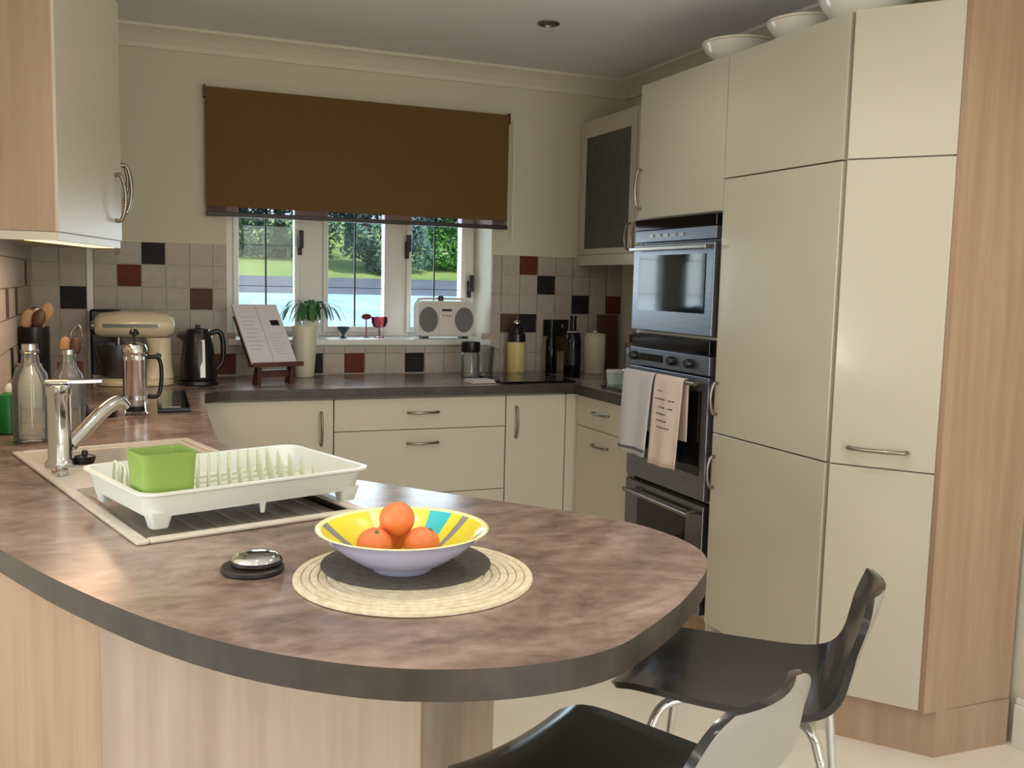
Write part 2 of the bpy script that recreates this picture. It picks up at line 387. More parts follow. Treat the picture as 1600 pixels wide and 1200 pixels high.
for x, s in ((-1.128, 1), (-.58, -1), (-.237, -1)):
    bm = NB(); z = 1.525 if x < -.3 else 1.33
    box(bm, x - .011, x + .011, FY0 - .026, FY0 - .018, z - .045, z + .045); box(bm, x - .008, x + .008, FY0 - .05, FY0 - .026, z - .01, z + .012)
    box(bm, x - .012, x + .012, FY0 - .062, FY0 - .048, z - .012, z + .075); finish('casement_handle', bm, 'iron', win, bevel=.003)

# ================================================================== WORKTOP
edge = [(-2.30, -1.41), (-2.225, -1.572), (-2.152, -1.732), (-2.098, -1.852), (-2.047, -1.957), (-1.962, -2.111), (-1.887, -2.224), (-1.819, -2.304), (-1.752, -2.363), (-1.686, -2.408), (-1.616, -2.438),
        (-1.542, -2.455), (-1.458, -2.456), (-1.395, -2.440), (-1.342, -2.409), (-1.231, -2.327), (-1.132, -2.234), (-1.083, -2.178), (-1.045, -2.112), (-1.032, -2.045), (-1.036, -1.973), (-1.060, -1.885), (-1.124, -1.775)]
edge = [tuple(p) for p in [v.to_2d() for v in smooth_pts([(x, y, 0) for x, y in edge], 3)]]
outline = edge + [(-1.215, -1.665), (-1.298, -1.565), (-1.378, -1.463), (-1.463, -1.355), (-1.54, -1.24), (-1.62, -1.08), (-1.68, -.90), (-1.716, -.742), (-1.690, 0.0), (-1.668, .30), (-1.655, .42), (-1.60, .475), (-1.55, .490),
                  (-.02, .490), (-.02, .002), (XR, .002), (XR, YW - .009), (-2.06, YW - .009), (-2.06, 1.030), (-2.291, 1.030), (-2.291, -.85), (-2.30, -.86)]
ST, SO = .2754, Vector((-1.945, -1.783))
def sk(u, v): return (SO.x + u * math.cos(ST) - v * math.sin(ST), SO.y + u * math.sin(ST) + v * math.cos(ST))
hole = [sk(.012, .012), sk(.428, .012), sk(.428, .988), sk(.012, .988)]
bm = NB()
def loop(pts, z):
    vs = [bm.verts.new((x, y, z)) for x, y in pts]; return [bm.edges.new((vs[i], vs[(i + 1) % len(vs)])) for i in range(len(vs))]
ed = loop(outline, .91) + loop(hole, .91)
bmesh.ops.triangle_fill(bm, edges=ed, use_beauty=True, normal=(0, 0, 1))
r = bmesh.ops.extrude_face_region(bm, geom=bm.faces[:])
bmesh.ops.translate(bm, verts=[g for g in r['geom'] if isinstance(g, bmesh.types.BMVert)], vec=(0, 0, -.04))
bmesh.ops.recalc_face_normals(bm, faces=bm.faces[:])
for f in bm.faces: f.material_index = 1 if abs(f.normal.z) < .5 else 0
wt = finish('worktop', bm, ['worktop_laminate', 'worktop_edge'])
tag(wt, 'brown stone effect laminate worktop with rounded peninsula end', 'worktop')

# ---- sink set in the worktop
sink = thing('sink', 'off white inset sink and drainer beneath the dish rack', 'sink', (SO.x, SO.y, .91), ST)
bm = NB()
def ringplate(bm, o, i, z0, z1):
    box(bm, o[0], i[0], o[2], o[3], z0, z1); box(bm, i[1], o[1], o[2], o[3], z0, z1); box(bm, i[0], i[1], o[2], i[2], z0, z1); box(bm, i[0], i[1], i[3], o[3], z0, z1)
box(bm, 0, .022, 0, 1.0, .0005, .008); box(bm, .418, .44, 0, 1.0, .0005, .008); box(bm, .022, .418, 0, .022, .0005, .008); box(bm, .022, .418, .978, 1.0, .0005, .008)
finish('rim', bm, 'sink_resin', sink, bevel=.003)
bm = NB(); box(bm, .022, .418, .50, .54, -.03, .003); box(bm, .022, .11, .54, .978, -.03, .003); box(bm, .40, .418, .54, .978, -.03, .003); box(bm, .11, .40, .955, .978, -.03, .003); finish('deck', bm, 'sink_resin', sink)
B('drainer_tray', sink, 'drain_resin', .022, .418, .022, .50, -.03, -.012)
for k in range(9): B('drainer_rib', sink, 'drain_resin', .05 + k * .042, .062 + k * .042, .05, .48, -.012, -.0095, bevel=.001)
bm = NB(); loft(bm, [[(x, y, z) for x, y in rrect(w, d, .04, 4, .255, .7475)] for w, d, z in ((.29, .415, 0), (.28, .405, -.15), (.24, .36, -.17))], cap0=False); finish('basin', bm, 'sink_resin', sink, smooth=False)
Lz('plug_hole', sink, 'chrome', [(0, .002), (.03, .002), (.038, 0)], 20, (.255, .75, -.169))

# ================================================================== CABINETS
def bow(name, par, p, axis, out, L=.12, d=.028, m='brushed', r=.0058):
    p = Vector(p); a = Vector(axis).normalized(); n = Vector(out).normalized()
    pts = [p - a * L / 2, p - a * L / 2 + n * d * .55, p - a * L * .30 + n * d * .92, p + n * d * 1.08, p + a * L * .30 + n * d * .92, p + a * L / 2 + n * d * .55, p + a * L / 2]
    return Tb(name, par, m, pts, r, 8, n=4)
HB = .144
def base_unit(label, x0, x1, fronts, group=None):
    t = thing('base_cabinet', label, 'cabinet', (x0, .513, 0), 0, group); o = t.location
    B('body', t, 'carcass_cream', .001, x1 - x0 - .001, .022, .585, HB, .868)
    B('plinth', t, 'beech', .001, x1 - x0 - .001, .06, .08, 0, HB)
    for nm, a, b, z0, z1, h in fronts:
        d = B(nm, t, 'satin_cream', a - x0 + .0025, b - x0 - .0025, 0, .019, z0 + .0015, z1 - .0015, bevel=.002)
        if h: bow('handle', d, (h[0] - x0, 0, h[1]), h[2], (0, -1, 0), L=.135)
    return t
base_unit('cream base cupboard with one door left of the wide drawers', -1.655, -1.131, [('door', -1.655, -1.131, HB, .862, (-1.185, .74, (0, 0, 1)))])
base_unit('cream wide drawer unit under the window with two bow handles', -1.131, -.348, [('drawer', -1.131, -.348, .722, .862, (-.739, .797, (1, 0, 0))), ('drawer', -1.131, -.348, .435, .722, (-.739, .662, (1, 0, 0))), ('drawer', -1.131, -.348, HB, .435, (-.739, .375, (1, 0, 0)))])
base_unit('narrow cream base cupboard with vertical handle right of the drawers', -.348, -.048, [('door', -.348, -.048, HB, .862, (-.300, .74, (0, 0, 1)))])
t = thing('corner_post', 'cream corner post filler between the two base cabinet runs', 'panel', (0, .513, 0))
B('post_face', t, 'satin_cream', -.046, -.001, 0, .019, HB, .862); B('post_return', t, 'satin_cream', -.001, .018, -.02, .019, HB, .862)
# right base unit (fronts face -X)
t = thing('base_cabinet', 'cream base cabinet with drawer beside the oven tower', 'cabinet', (0, .0, 0))
B('body', t, 'carcass_cream', .022, .545, .004, .49, HB, .868); B('plinth', t, 'beech', .06, .08, .004, .49, 0, HB)
for nm, z0, z1, h in (('drawer', .722, .862, None), ('door', HB, .722, None)):
    d = B(nm, t, 'satin_cream', .0, .019, .005, .487, z0 + .0015, z1 - .0015, bevel=.002)
    bow('handle', d, (0, .245, .80 if nm == 'drawer' else .655), (0, 1, 0), (-1, 0, 0), L=.13)
# left run (fronts face +X, seen only from the side)
t = thing('base_cabinet', 'cream base cabinets under the worktop along the left wall', 'cabinet', (-2.28, 0, 0))
B('body', t, 'carcass_cream', 0.0, .555, -.66, 1.02, HB, .868); B('plinth', t, 'beech', .48, .50, -.66, .50, 0, HB)
for k in range(2):
    d = B('door', t, 'satin_cream', .557, .576, -.655 + k * .56, -.10 + k * .56, HB, .862, bevel=.002); bow('handle', d, (.576, -.60 + k * 1.0, .74), (0, 0, 1), (1, 0, 0), L=.13)
# peninsula base
pen = thing('peninsula_base', 'pale wood panelled base under the rounded peninsula worktop', 'cabinet', (-1.9, -1.5, 0))
P0, P1, P2, P3, P4 = (-2.290, -1.452), (-2.003, -1.87), (-1.565, -2.17), (-1.275, -1.735), (-1.70, -1.03)
def panel(name, par, m, a, b, th, z0, z1, off, inset=0, bevel=.0015):
    a = Vector((*a, 0)); b = Vector((*b, 0)); d = (b - a).normalized(); n = Vector((d.y, -d.x, 0)); bm = NB()
    poly = [a + d * inset, b - d * inset, b - d * inset - n * th, a + d * inset - n * th]; prism(bm, [(p.x, p.y) for p in poly], z0, z1)
    return finish(name, bm, m, par, bevel=bevel, off=off)
bm = NB(); prism(bm, [(-2.285, -1.40), (-2.0, -1.835), (-1.572, -2.13), (-1.31, -1.735), (-1.72, -1.05), (-1.75, -.67), (-2.285, -.67)], .02, .66); finish('body', bm, 'pale_beech', pen, off=pen.location)
off = pen.location
panel('side_panel', pen, 'beech', P0, P1, .02, 0, .869, off); panel('back_panel', pen, 'pale_beech', P1, P2, .02, 0, .869, off)
panel('end_panel', pen, 'pale_beech', P2, P3, .02, 0, .869, off, inset=.004); panel('inner_panel', pen, 'satin_cream', P3, P4, .019, HB, .862, off)

# ---- tall run
ZT, Z1, Z2 = 2.167, 1.745, .850
ot = thing('oven_tower', 'tall cream housing cabinet holding the built in ovens', 'cabinet', (0, 0, 0))
B('side_panel', ot, 'satin_cream', .02, .545, -.018, 0, 0, ZT); B('side_panel', ot, 'satin_cream', .02, .545, -.598, -.582, 0, ZT)
B('shelf', ot, 'carcass_cream', .02, .545, -.582, -.018, 1.632, 1.65); B('back', ot, 'carcass_cream', .53, .545, -.582, -.018, 0, ZT); B('top', ot, 'carcass_cream', .02, .53, -.582, -.018, ZT - .018, ZT)
B('shelf', ot, 'carcass_cream', .02, .53, -.582, -.018, 1.178, 1.188); B('shelf', ot, 'carcass_cream', .02, .53, -.582, -.018, .58, .588); B('shelf', ot, 'carcass_cream', .02, .53, -.582, -.018, HB, HB + .016)
B('plinth', ot, 'beech', .06, .08, -.598, 0, 0, HB)
d = B('door', ot, 'gloss_cream', 0, .019, -.598, -.002, 1.636, ZT, bevel=.002); bow('handle', d, (0, -.028, 1.755), (0, 0, 1), (-1, 0, 0), L=.15)

def appliance_face(par, nm, m, y0, y1, z0, z1, x0=-.012, x1=.02, bevel=.002): return B(nm, par, m, x0, x1, y0, y1, z0, z1, bevel=bevel)
mw = thing('microwave', 'stainless built in compact oven with square black window', 'oven', (0, 0, 0))
B('casing', mw, 'black_plastic', .021, .50, -.575, -.025, 1.19, 1.63)
appliance_face(mw, 'vent_panel', 'black_glass', -.585, -.015, 1.588, 1.630); appliance_face(mw, 'control_panel', 'steel', -.585, -.015, 1.540, 1.586)
for k in range(5): B('button', mw, 'brushed', -.015, -.012, -.16 - k * .055, -.13 - k * .055, 1.558, 1.568)
d = B('door', mw, 'steel', -.016, .02, -.585, -.015, 1.192, 1.530, bevel=.003)
B('window', d, 'black_glass', -.0185, -.016, -.535, -.065, 1.272, 1.488)
bm = NB(); box(bm, -.05, -.04, -.575, -.03, 1.504, 1.520); box(bm, -.04, -.016, -.56, -.545, 1.506, 1.518); box(bm, -.04, -.016, -.06, -.045, 1.506, 1.518); finish('handle', bm, 'brushed', d, bevel=.003)
ov = thing('oven', 'stainless oven with tea towels hung on its door handle', 'oven', (0, 0, 0))
B('casing', ov, 'black_plastic', .021, .50, -.575, -.025, .59, 1.176)
appliance_face(ov, 'vent_panel', 'black_glass', -.575, -.02, 1.122, 1.176); cp = appliance_face(ov, 'control_panel', 'steel', -.585, -.015, 1.050, 1.120, -.016)
B('display', cp, 'black_glass', -.0175, -.016, -.27, -.10, 1.072, 1.100)
for y in (-.055, -.34, -.46):
    T = Matrix.Translation((-.016, y, 1.086)) @ Matrix.Rotation(-PI / 2, 4, 'Y'); Lz('knob', cp, 'black_plastic', [(0, 0.022), (.014, .022), (.017, .018), (.018, 0), (0, 0)], 20, T=T)
d = B('door', ov, 'steel', -.016, .02, -.585, -.015, .592, 1.044, bevel=.003); B('window', d, 'black_glass', -.0185, -.016, -.545, -.055, .68, .99)
hx = -.055
Tb('handle', d, 'brushed', [(hx, -.56, 1.022), (hx, -.04, 1.022)], .009, 12, sm=False)
for y in (-.53, -.07): Tb('handle_post', d, 'brushed', [(-.016, y, 1.022), (hx, y, 1.022)], .007, 10, sm=False)
lo = thing('lower_oven', 'dark glass lower oven with steel handle below the towels', 'oven', (0, 0, 0))
B('casing', lo, 'black_plastic', .021, .50, -.575, -.025, .165, .578)
d = B('door', lo, 'stainless_dark', -.016, .02, -.585, -.015, .165, .574, bevel=.003); B('window', d, 'black_glass', -.0185, -.016, -.47, -.12, .22, .515)
Tb('handle', d, 'brushed', [(-.05, -.54, .535), (-.05, -.06, .535)], .009, 12, sm=False)
for y in (-.5, -.10): Tb('handle_post', d, 'brushed', [(-.016, y, .535), (-.05, y, .535)], .007, 10, sm=False)

fr = thing('fridge_housing', 'tall glossy cream three door cabinet next to the ovens', 'cabinet', (0, 0, 0))
B('side_panel', fr, 'satin_cream', .02, .545, -.618, -.602, 0, ZT); B('side_panel', fr, 'satin_cream', .02, .545, -1.198, -1.182, 0, ZT); B('back', fr, 'carcass_cream', .53, .545, -1.182, -.618, 0, ZT); B('top', fr, 'carcass_cream', .02, .53, -1.182, -.618, ZT - .018, ZT)
B('plinth', fr, 'beech', .06, .08, -1.198, -.602, 0, HB)
for z0, z1 in ((Z1, ZT), (Z2, Z1), (HB, Z2)):
    d = B('door', fr, 'gloss_cream', 0, .019, -1.194, -.602, z0 + .002, z1 - .002, bevel=.002)
    if z0 == Z2: bow('handle', d, (0, -.622, .975), (0, 0, 1), (-1, 0, 0), L=.11)
    if z0 == HB: bow('handle', d, (0, -.622, .71), (0, 0, 1), (-1, 0, 0), L=.11)
# angled end unit
A0, A1 = Vector((.002, -1.212, 0)), Vector((.181, -1.440, 0))
an = thing('angled_cabinet', 'tall glossy cream angled end cabinet with one bow handle', 'cabinet', (.3, -1.3, 0)); off = an.location
bm = NB(); prism(bm, [(.024, -1.204), (.19, -1.422), (.52, -1.432), (.545, -1.204)], HB, ZT); finish('body', bm, 'carcass_cream', an, off=off)
ad = (A1 - A0).normalized(); nn = Vector((ad.y, -ad.x, 0))
for z0, z1 in ((Z1, ZT), (Z2, Z1), (HB, Z2)):
    d = panel('door', an, 'gloss_cream', (A0.x, A0.y), (A1.x, A1.y), .019, z0 + .002, z1 - .002, off)
    if z0 == Z2: bow('handle', d, A0 + (A1 - A0) * .46 + Vector((0, 0, .905)) - off, ad, nn, L=.16, d=.034, r=.006)
B('end_panel', an, 'beech', .184, .528, -1.458, -1.436, HB, ZT + .15, off=off)
bm = NB(); prism(bm, [(.06, -1.199), (.06, -1.236), (.238, -1.456), (.52, -1.466), (.52, -1.446), (.248, -1.438), (.078, -1.226), (.078, -1.199)], 0, HB - .001); finish('plinth', bm, 'beech', an, off=off)
# glass wall cabinet on the right wall
gc = thing('wall_cabinet', 'cream wall cabinet with a dark frosted glass door', 'cabinet', (.28, .8, 1.49)); off = gc.location
GZ0, GZ1 = 1.490, 2.200
B('body', gc, 'carcass_cream', .302, .546, .02, 1.100, GZ0, GZ1, off=off); B('pelmet', gc, 'satin_cream', .275, .30, .02, 1.100, GZ0 - .022, GZ0 + .03, off=off)
dz0 = GZ0 + .032
for y0, y1 in ((.520, 1.098), (.022, .514)):
    bm = NB(); s = .055
    box(bm, .28, .30, y0, y0 + s, dz0, GZ1); box(bm, .28, .30, y1 - s, y1, dz0, GZ1); box(bm, .28, .30, y0 + s, y1 - s, dz0, dz0 + .03); box(bm, .28, .30, y0 + s, y1 - s, GZ1 - .085, GZ1)
    d = finish('door', bm, 'satin_cream', gc, bevel=.002, off=off); B('glass', d, 'frosted_glass', .286, .294, y0 + s, y1 - s, dz0 + .03, GZ1 - .085, off=off)
    bow('handle', d, Vector((.28, y0 + .03 if y0 > .3 else y1 - .03, 1.60)) - off, (0, 0, 1), (-1, 0, 0), L=.12)
# left wall cabinet with angled end door
lc = thing('wall_cabinet', 'cream wall cabinet with angled door over the left worktop', 'cabinet', (-2.29, 0, 1.46)); off = lc.location
LZ0, LZ1 = 1.463, 2.150; LA, LB = Vector((-2.096, -.86, 0)), Vector((-1.950, -.34, 0))
bm = NB(); prism(bm, [(-2.29, -.838), (-2.110, -.838), (-1.972, -.335), (-1.972, .70), (-2.29, .70)], LZ0, LZ1); finish('body', bm, 'carcass_cream', lc, off=off)
B('end_panel', lc, 'beech', -2.29, -2.098, -.858, -.840, LZ0, LZ1 + .22, off=off)
d = panel('door', lc, 'satin_cream', (LA.x, LA.y), (LB.x, LB.y), .019, LZ0, LZ1, off)
la = (LB - LA).normalized(); ln = Vector((la.y, -la.x, 0)); bow('handle', d, LA + la * .475 + Vector((0, 0, 1.585)) - off, (0, 0, 1), ln, L=.13)
for k in range(2):
    d = B('door', lc, 'satin_cream', -1.970, -1.951, -.332 + k * .516, .178 + k * .516, LZ0, LZ1, bevel=.002, off=off); bow('handle', d, Vector((-1.951, -.29 if k == 0 else .64, 1.62 + .1 * k)) - off, (0, 0, 1), (1, 0, 0), L=.14)
bm = NB(); prism(bm, [(-2.29, -.856), (-2.098, -.856), (-1.955, -.338), (-1.955, .70), (-1.975, .70), (-1.975, -.33), (-2.108, -.836), (-2.29, -.836)], LZ0 - .022, LZ0 - .001); finish('pelmet', bm, 'satin_cream', lc, off=off)
ul = thing('strip_light', 'glowing warm strip light under the left wall cabinet', 'light', (-2.075, -.585, 1.4405), -math.atan2(.146, .52))
B('housing', ul, 'white_plastic', -.035, .035, -.262, .262, .0075, .0215); B('tube', ul, 'copper_led', -.03, .034, -.26, .26, .000, .007)
light('strip_light_lamp', 'AREA', (-.08, .3, -.004), 2.6, (1, .74, .52), .06, sizey=.9, parent=ul)

# ================================================================== BLIND
bl = thing('roller_blind', 'brown roller blind half lowered over the kitchen window', 'blind', (-.866, YW, 2.2))
bx = .725; by = -.047
T = Matrix.Translation((-bx + .012, by + .016, -.018)) @ Matrix.Rotation(PI / 2, 4, 'Y')
B('fabric', bl, 'blind_fabric', -bx, bx, by - .0008, by + .0008, -.522, .0)
Lz('roller', bl, 'blind_fabric', [(0, 0), (.016, 0), (.016, 2 * bx - .024), (0, 2 * bx - .024)], 20, T=T)
for s in (-1, 1): B('bracket', bl, 'wood_dark', s * (bx + .002) - .004, s * (bx + .002) + .004, by - .004, -.001, -.045, .008)
B('sheer_hem', bl, 'sheer_hem', -bx, bx, by - .0006, by + .0006, -.545, -.522)
B('bottom_bar', bl, 'coaster_brown', -bx - .002, bx + .002, by - .008, by + .008, -.565, -.545, bevel=.003)
Tb('pull_cord', bl, 'white_plastic', [(bx + .03, by, -.02), (bx + .032, by, -.5), (bx + .03, by, -.62)], .0022, 6); 
# ================================================================== CEILING DOWNLIGHTS
def downlight(x, y, label, lit=True, watt=None):
    t = thing('downlight', label, 'light', (x, y, ZC), 0, None if 'behind' not in label else 'dining downlights')
    Lz('ring', t, 'brushed', [(.030, -.001), (.046, -.001), (.046, -.006), (.034, -.010), (.030, -.004)], 28, close=True)
    Lz('lens', t, 'copper_off' if not lit else 'lamp_on', [(0, -.0035), (.030, -.003), (.030, -.0012), (0, -.0012)], 24)
    if lit:
        light('downlight_lamp', 'SPOT', (0, 0, -.02), watt or SPOT_W, (1, .95, .89), .03, spot=math.radians(150), blend=.8, parent=t)
    return t
mat('lamp_on', (255, 240, 220), .4, emit=((255, 228, 196), 6)); mat('copper_off', (92, 74, 60), .3)
downlight(-.312, .235, 'unlit recessed downlight in the kitchen ceiling', False)
for x in (-3.4, -2.0, -.6):
    for y in (-5.0, -3.2): downlight(x, y, 'lit recessed downlight %s of the %s row behind the camera' % ({-3.4: 'at the left', -2.0: 'in the middle', -.6: 'at the right'}[x], 'rear' if y < -4 else 'front'))
downlight(-.6, -1.9, 'lit recessed downlight in the ceiling above the stools', watt=24)
downlight(-1.75, -2.0, 'added unseen downlight in the ceiling above the fruit bowl', watt=20)  # added out of view to brighten the peninsula worktop
downlight(-.62, -.55, 'added unseen downlight in the ceiling before the ovens', watt=KITCHEN_W)  # extra unseen lamp, added to lift the light inside the kitchen

# ================================================================== STOOLS
def make_stool(loc, rz, label):
    t = thing('bar_stool', label, 'stool', loc, rz, 'low backed bar stools at the peninsula')
    SH = .592
    prof = smooth_pts([(.245, -.022, .12), (.23, -.008, .150), (.18, .004, .170), (.05, .0, .182), (-.08, .0, .185), (-.145, .012, .185), (-.180, .045, .184), (-.203, .10, .182), (-.221, .155, .176), (-.233, .192, .160), (-.238, .213, .130), (-.240, .222, .09)], 4)
    nx = 15; bm = NB(); top = []; bot = []
    for i, p in enumerate(prof):
        a = prof[max(i - 1, 0)]; b = prof[min(i + 1, len(prof) - 1)]; tn = Vector((0, b.x - a.x, b.y - a.y)).normalized(); nrm = Vector((0, -tn.z, tn.y))
        if nrm.z < 0 and i < 8: nrm = -nrm
        nrm = Vector((0, tn.z, -tn.y)); rt, rb = [], []
        up = max(0, min(1, (p.y - .02) / .12))
        for k in range(nx):
            s = -1 + 2 * k / (nx - 1); x = s * p.z
            y = p.x + up * .020 * s * s; z = SH + p.y + (1 - up) * .012 * s * s
            rt.append(bm.verts.new((x, y, z))); q = Vector((x, y, z)) - nrm * .013; rb.append(bm.verts.new(q))
        top.append(rt); bot.append(rb)
    for Gd in (top, bot):
        for a, b in zip(Gd, Gd[1:]):
            for k in range(nx - 1):
                f = bm.faces.new([a[k], a[k + 1], b[k + 1], b[k]]); f.material_index = 1 if Gd is bot else 0
    for i in range(len(prof) - 1):
        for k in (0, nx - 1): bm.faces.new([top[i][k], top[i + 1][k], bot[i + 1][k], bot[i][k]])
    for i in (0, len(prof) - 1):
        for k in range(nx - 1): bm.faces.new([top[i][k], top[i][k + 1], bot[i][k + 1], bot[i][k]])
    o = finish('seat_shell', bm, ['stool_black', 'stool_grey'], t, smooth=True); o.data.set_sharp_from_angle(angle=1.0)
    for sx in (-1, 1):
        for sy in (-1, 1):
            Tb('leg', t, 'chrome', [(sx * .05, sy * .02, SH - .024), (sx * .10, sy * .09, SH - .024), (sx * .13, sy * .135, SH - .034), (sx * .145, sy * .155, SH - .075), (sx * .152, sy * .165, SH - .14), (sx * .185, sy * .205, .012)], .0095, 10)
            Lz('foot_cap', t, 'black_plastic', [(0, 0), (.013, 0), (.013, .02), (.010, .024), (0, .024)], 14, (sx * .185, sy * .205, 0))
    B('mounting_plate', t, 'black_plastic', -.09, .09, -.09, .09, SH - .016, SH - .011)
    zf = .25; kx, ky = .1715, .1885
    for a, b in (((-kx, -ky), (kx, -ky)), ((kx, -ky), (kx, ky)), ((kx, ky), (-kx, ky)), ((-kx, ky), (-kx, -ky))): Tb('foot_rail', t, 'chrome', [(a[0], a[1], zf), (b[0], b[1], zf)], .007, 8, sm=False)
    return t
make_stool((-.815, -1.935, 0), .82, 'black bar stool by the tall cabinets, its back seen edge on')
make_stool((-1.258, -2.230, 0), .46, 'nearest black bar stool, its shiny back turned to the camera')

# ================================================================== ON THE PENINSULA
rk = thing('dish_rack', 'white plastic dish rack with prongs standing over the sink', 'dish rack', (-1.768, -1.505, .918), .33)
LW, LD = .235, .170
bm = NB(); rings = []
for w, d, z in ((.43, .300, .022), (.452, .322, .060), (.468, .338, .064), (.468, .338, .068), (.450, .320, .068), (.444, .314, .060), (.424, .294, .028)):
    rings.append([(x, y, z) for x, y in rrect(w, d, .035, 6)])
loft(bm, rings); o = finish('tray', bm, 'rack_plastic', rk, smooth=True); o.data.set_sharp_from_angle(angle=.6)
for sx in (-1, 1):
    for sy in (-1, 1):
        bm = NB(); loft(bm, [[(x, y, z) for x, y in rrect(w, w, .008, 3, sx * .192, sy * .130)] for w, z in ((.030, 0), (.044, .030))]); finish('foot', bm, 'rack_plastic', rk)
bm = NB(); loft(bm, [[(x, y, z) for x, y in rrect(w, w * .5, .003, 3, 0.0, -.148)] for w, z in ((.008, .003), (.014, .026))]); finish('drip_spout', bm, 'rack_plastic', rk)
me = None
for i in range(11):
    for j in range(5):
        x, y = -.085 + i * .022, -.10 + j * .05
        if me is None:
            bm = NB(); lathe(bm, [(.0035, 0), (.003, .045), (.0015, .052), (0, .053)], 6); o = finish('prong', bm, 'prong_plastic', rk, smooth=True); me = o.data
        else: o = bpy.data.objects.new('prong', me); COL.objects.link(o); o.parent = rk
        o.location = (x, y, .028)
for j in range(5): B('prong_bar', rk, 'prong_plastic', -.19, .19, -.102 + j * .05, -.098 + j * .05, .028, .032)
for k in range(3): Tb('wire_loop', rk, 'prong_plastic', [(-.19, -.02 + k * .045, .028), (-.19, -.015 + k * .045, .075), (-.19, .005 + k * .045, .08), (-.19, .01 + k * .045, .028)], .003, 6)
cup = thing('cutlery_holder', 'lime green plastic cutlery holder in the dish rack', 'holder', (-1.898, -1.648, .952), .33)
bm = NB(); rg = []
for w, d, z in ((.090, .080, 0), (.101, .092, .094), (.103, .094, .097), (.097, .088, .097), (.086, .076, .005)): rg.append([(x, y, z) for x, y in rrect(w, d, .016, 5)])
loft(bm, rg); o = finish('holder_body', bm, 'green_plastic', cup, smooth=True); o.data.set_sharp_from_angle(angle=.7)
# woven mat, dark mat, bowl, oranges
mt = thing('placemat', 'round cream woven seagrass placemat on the peninsula', 'placemat', (-1.553, -2.085, .9105))
for k in range(14):
    r0 = .006 + k * .0126
    Lz('braid_ring', mt, 'seagrass', [(max(r0 - .0002, 0), .0005), (r0 + .0012, .0056), (r0 + .0065, .0066), (r0 + .0115, .0058), (r0 + .0128, .0035), (r0 + .0128, .0005)], 72)
dm = thing('round_mat', 'dark grey round felt mat under the fruit bowl', 'mat', (-1.551, -2.035, .9178)); Lz('felt_disc', dm, 'felt_grey', [(0, 0), (.132, 0), (.134, .0012), (.132, .0028), (0, .0028)], 64)
fb = thing('fruit_bowl', 'yellow painted fruit bowl with blue outside', 'bowl', (-1.567, -2.068, .9208))
bm = NB(); prof = [(0, .004), (.038, .004), (.040, 0), (.046, 0), (.048, .006), (.072, .020), (.098, .042), (.117, .062), (.130, .078), (.133, .0795), (.130, .081), (.124, .077), (.110, .062), (.092, .045), (.068, .026), (.045, .013), (0, .010)]
prof = [(r, z * .82) for r, z in prof]; fs = lathe(bm, prof, 96)
for f, k, i in fs:
    a = (i * 360 / 96) % 360; mi = 0
    if k >= 10: mi = 1
    if 8 <= k <= 10: mi = 5
    if 11 <= k <= 13:
        for c, w, m_ in ((42, 9, 2), (18, 4, 4), (150, 7, 4), (200, 5, 3), (330, 6, 3), (250, 8, 2), (290, 7, 4), (95, 5, 5)):
            if abs((a - c + 180) % 360 - 180) < w: mi = m_
    f.material_index = mi
o = finish('bowl_body', bm, ['bowl_blue', 'bowl_yellow', 'bowl_turquoise', 'bowl_violet', 'bowl_grey', 'bowl_rim'], fb, smooth=True)
for k, (x, y, z, lab) in enumerate(((-.047, -.010, .0430, 'orange at the left of the fruit bowl'), (.024, -.023, .0420, 'orange at the right front of the fruit bowl'), (-.001, .0450, .0430, 'orange at the rear of the fruit bowl, half hidden'), (-.008, .004, .0770, 'orange on top of the pile in the fruit bowl'))):
    t = thing('orange', lab, 'fruit', (-1.567 + x, -2.068 + y, .9208 + z), k * 1.1, 'oranges in the fruit bowl')
    bm = NB(); sphere(bm, (0, 0, 0), .0275, .0275, .0265); finish('peel', bm, 'orange_peel', t, smooth=True); Lz('stem_scar', t, 'leaf_green', [(.0, .0012), (.003, .001), (.004, -.001), (0, -.001)], 8, T=Matrix.Rotation(.5, 4, 'X') @ Matrix.Translation((0, 0, .0269)))
cs = thing('coaster', 'dark brown round coaster left of the fruit bowl', 'coaster', (-1.781, -1.978, .9105)); Lz('disc', cs, 'coaster_brown', [(0, 0), (.046, 0), (.048, .002), (.048, .007), (.046, .009), (0, .009)], 40)
tn = thing('silver_tin', 'small round silver tin on the dark coaster', 'tin', (-1.774, -1.974, .9198)); Lz('base', tn, 'coaster_brown', [(0, 0), (.036, 0), (.039, .003), (.039, .008), (0, .008)], 40); Lz('lid', tn, 'chrome', [(0, .0195), (.015, .019), (.028, .017), (.036, .013), (.0385, .0085), (.036, .008), (0, .008)], 40)
# ---- tap
tp = thing('kitchen_tap', 'chrome mixer tap with flat lever behind the dish rack', 'tap', (-2.097, -1.021, .9135), 0)
Lz('body', tp, 'chrome', [(0, 0), (.033, 0), (.034, .004), (.031, .012), (.026, .018), (.0255, .165), (.028, .170), (.028, .188), (.02, .192), (0, .192)], 32)
bm = NB(); loft(bm, [[(x, y, z) for x, y in ((-.03, -.012), (-.03, .012), (.02, .012), (.095, .008), (.095, -.008), (.02, -.012))] for z in (.193, .203)]); finish('lever', bm, 'chrome', tp, bevel=.003)
Tb('spout', tp, 'chrome', [(.02, .012, .045), (.050, .038, .075), (.085, .064, .110), (.112, .085, .130), (.130, .098, .134), (.142, .106, .120)], [.017] * 25 + [.0165] * 6, 14)
Lz('escutcheon', tp, 'chrome', [(0, 0), (.018, 0), (.018, .012), (.012, .016), (0, .016)], 20, (.005, -.115, .001))
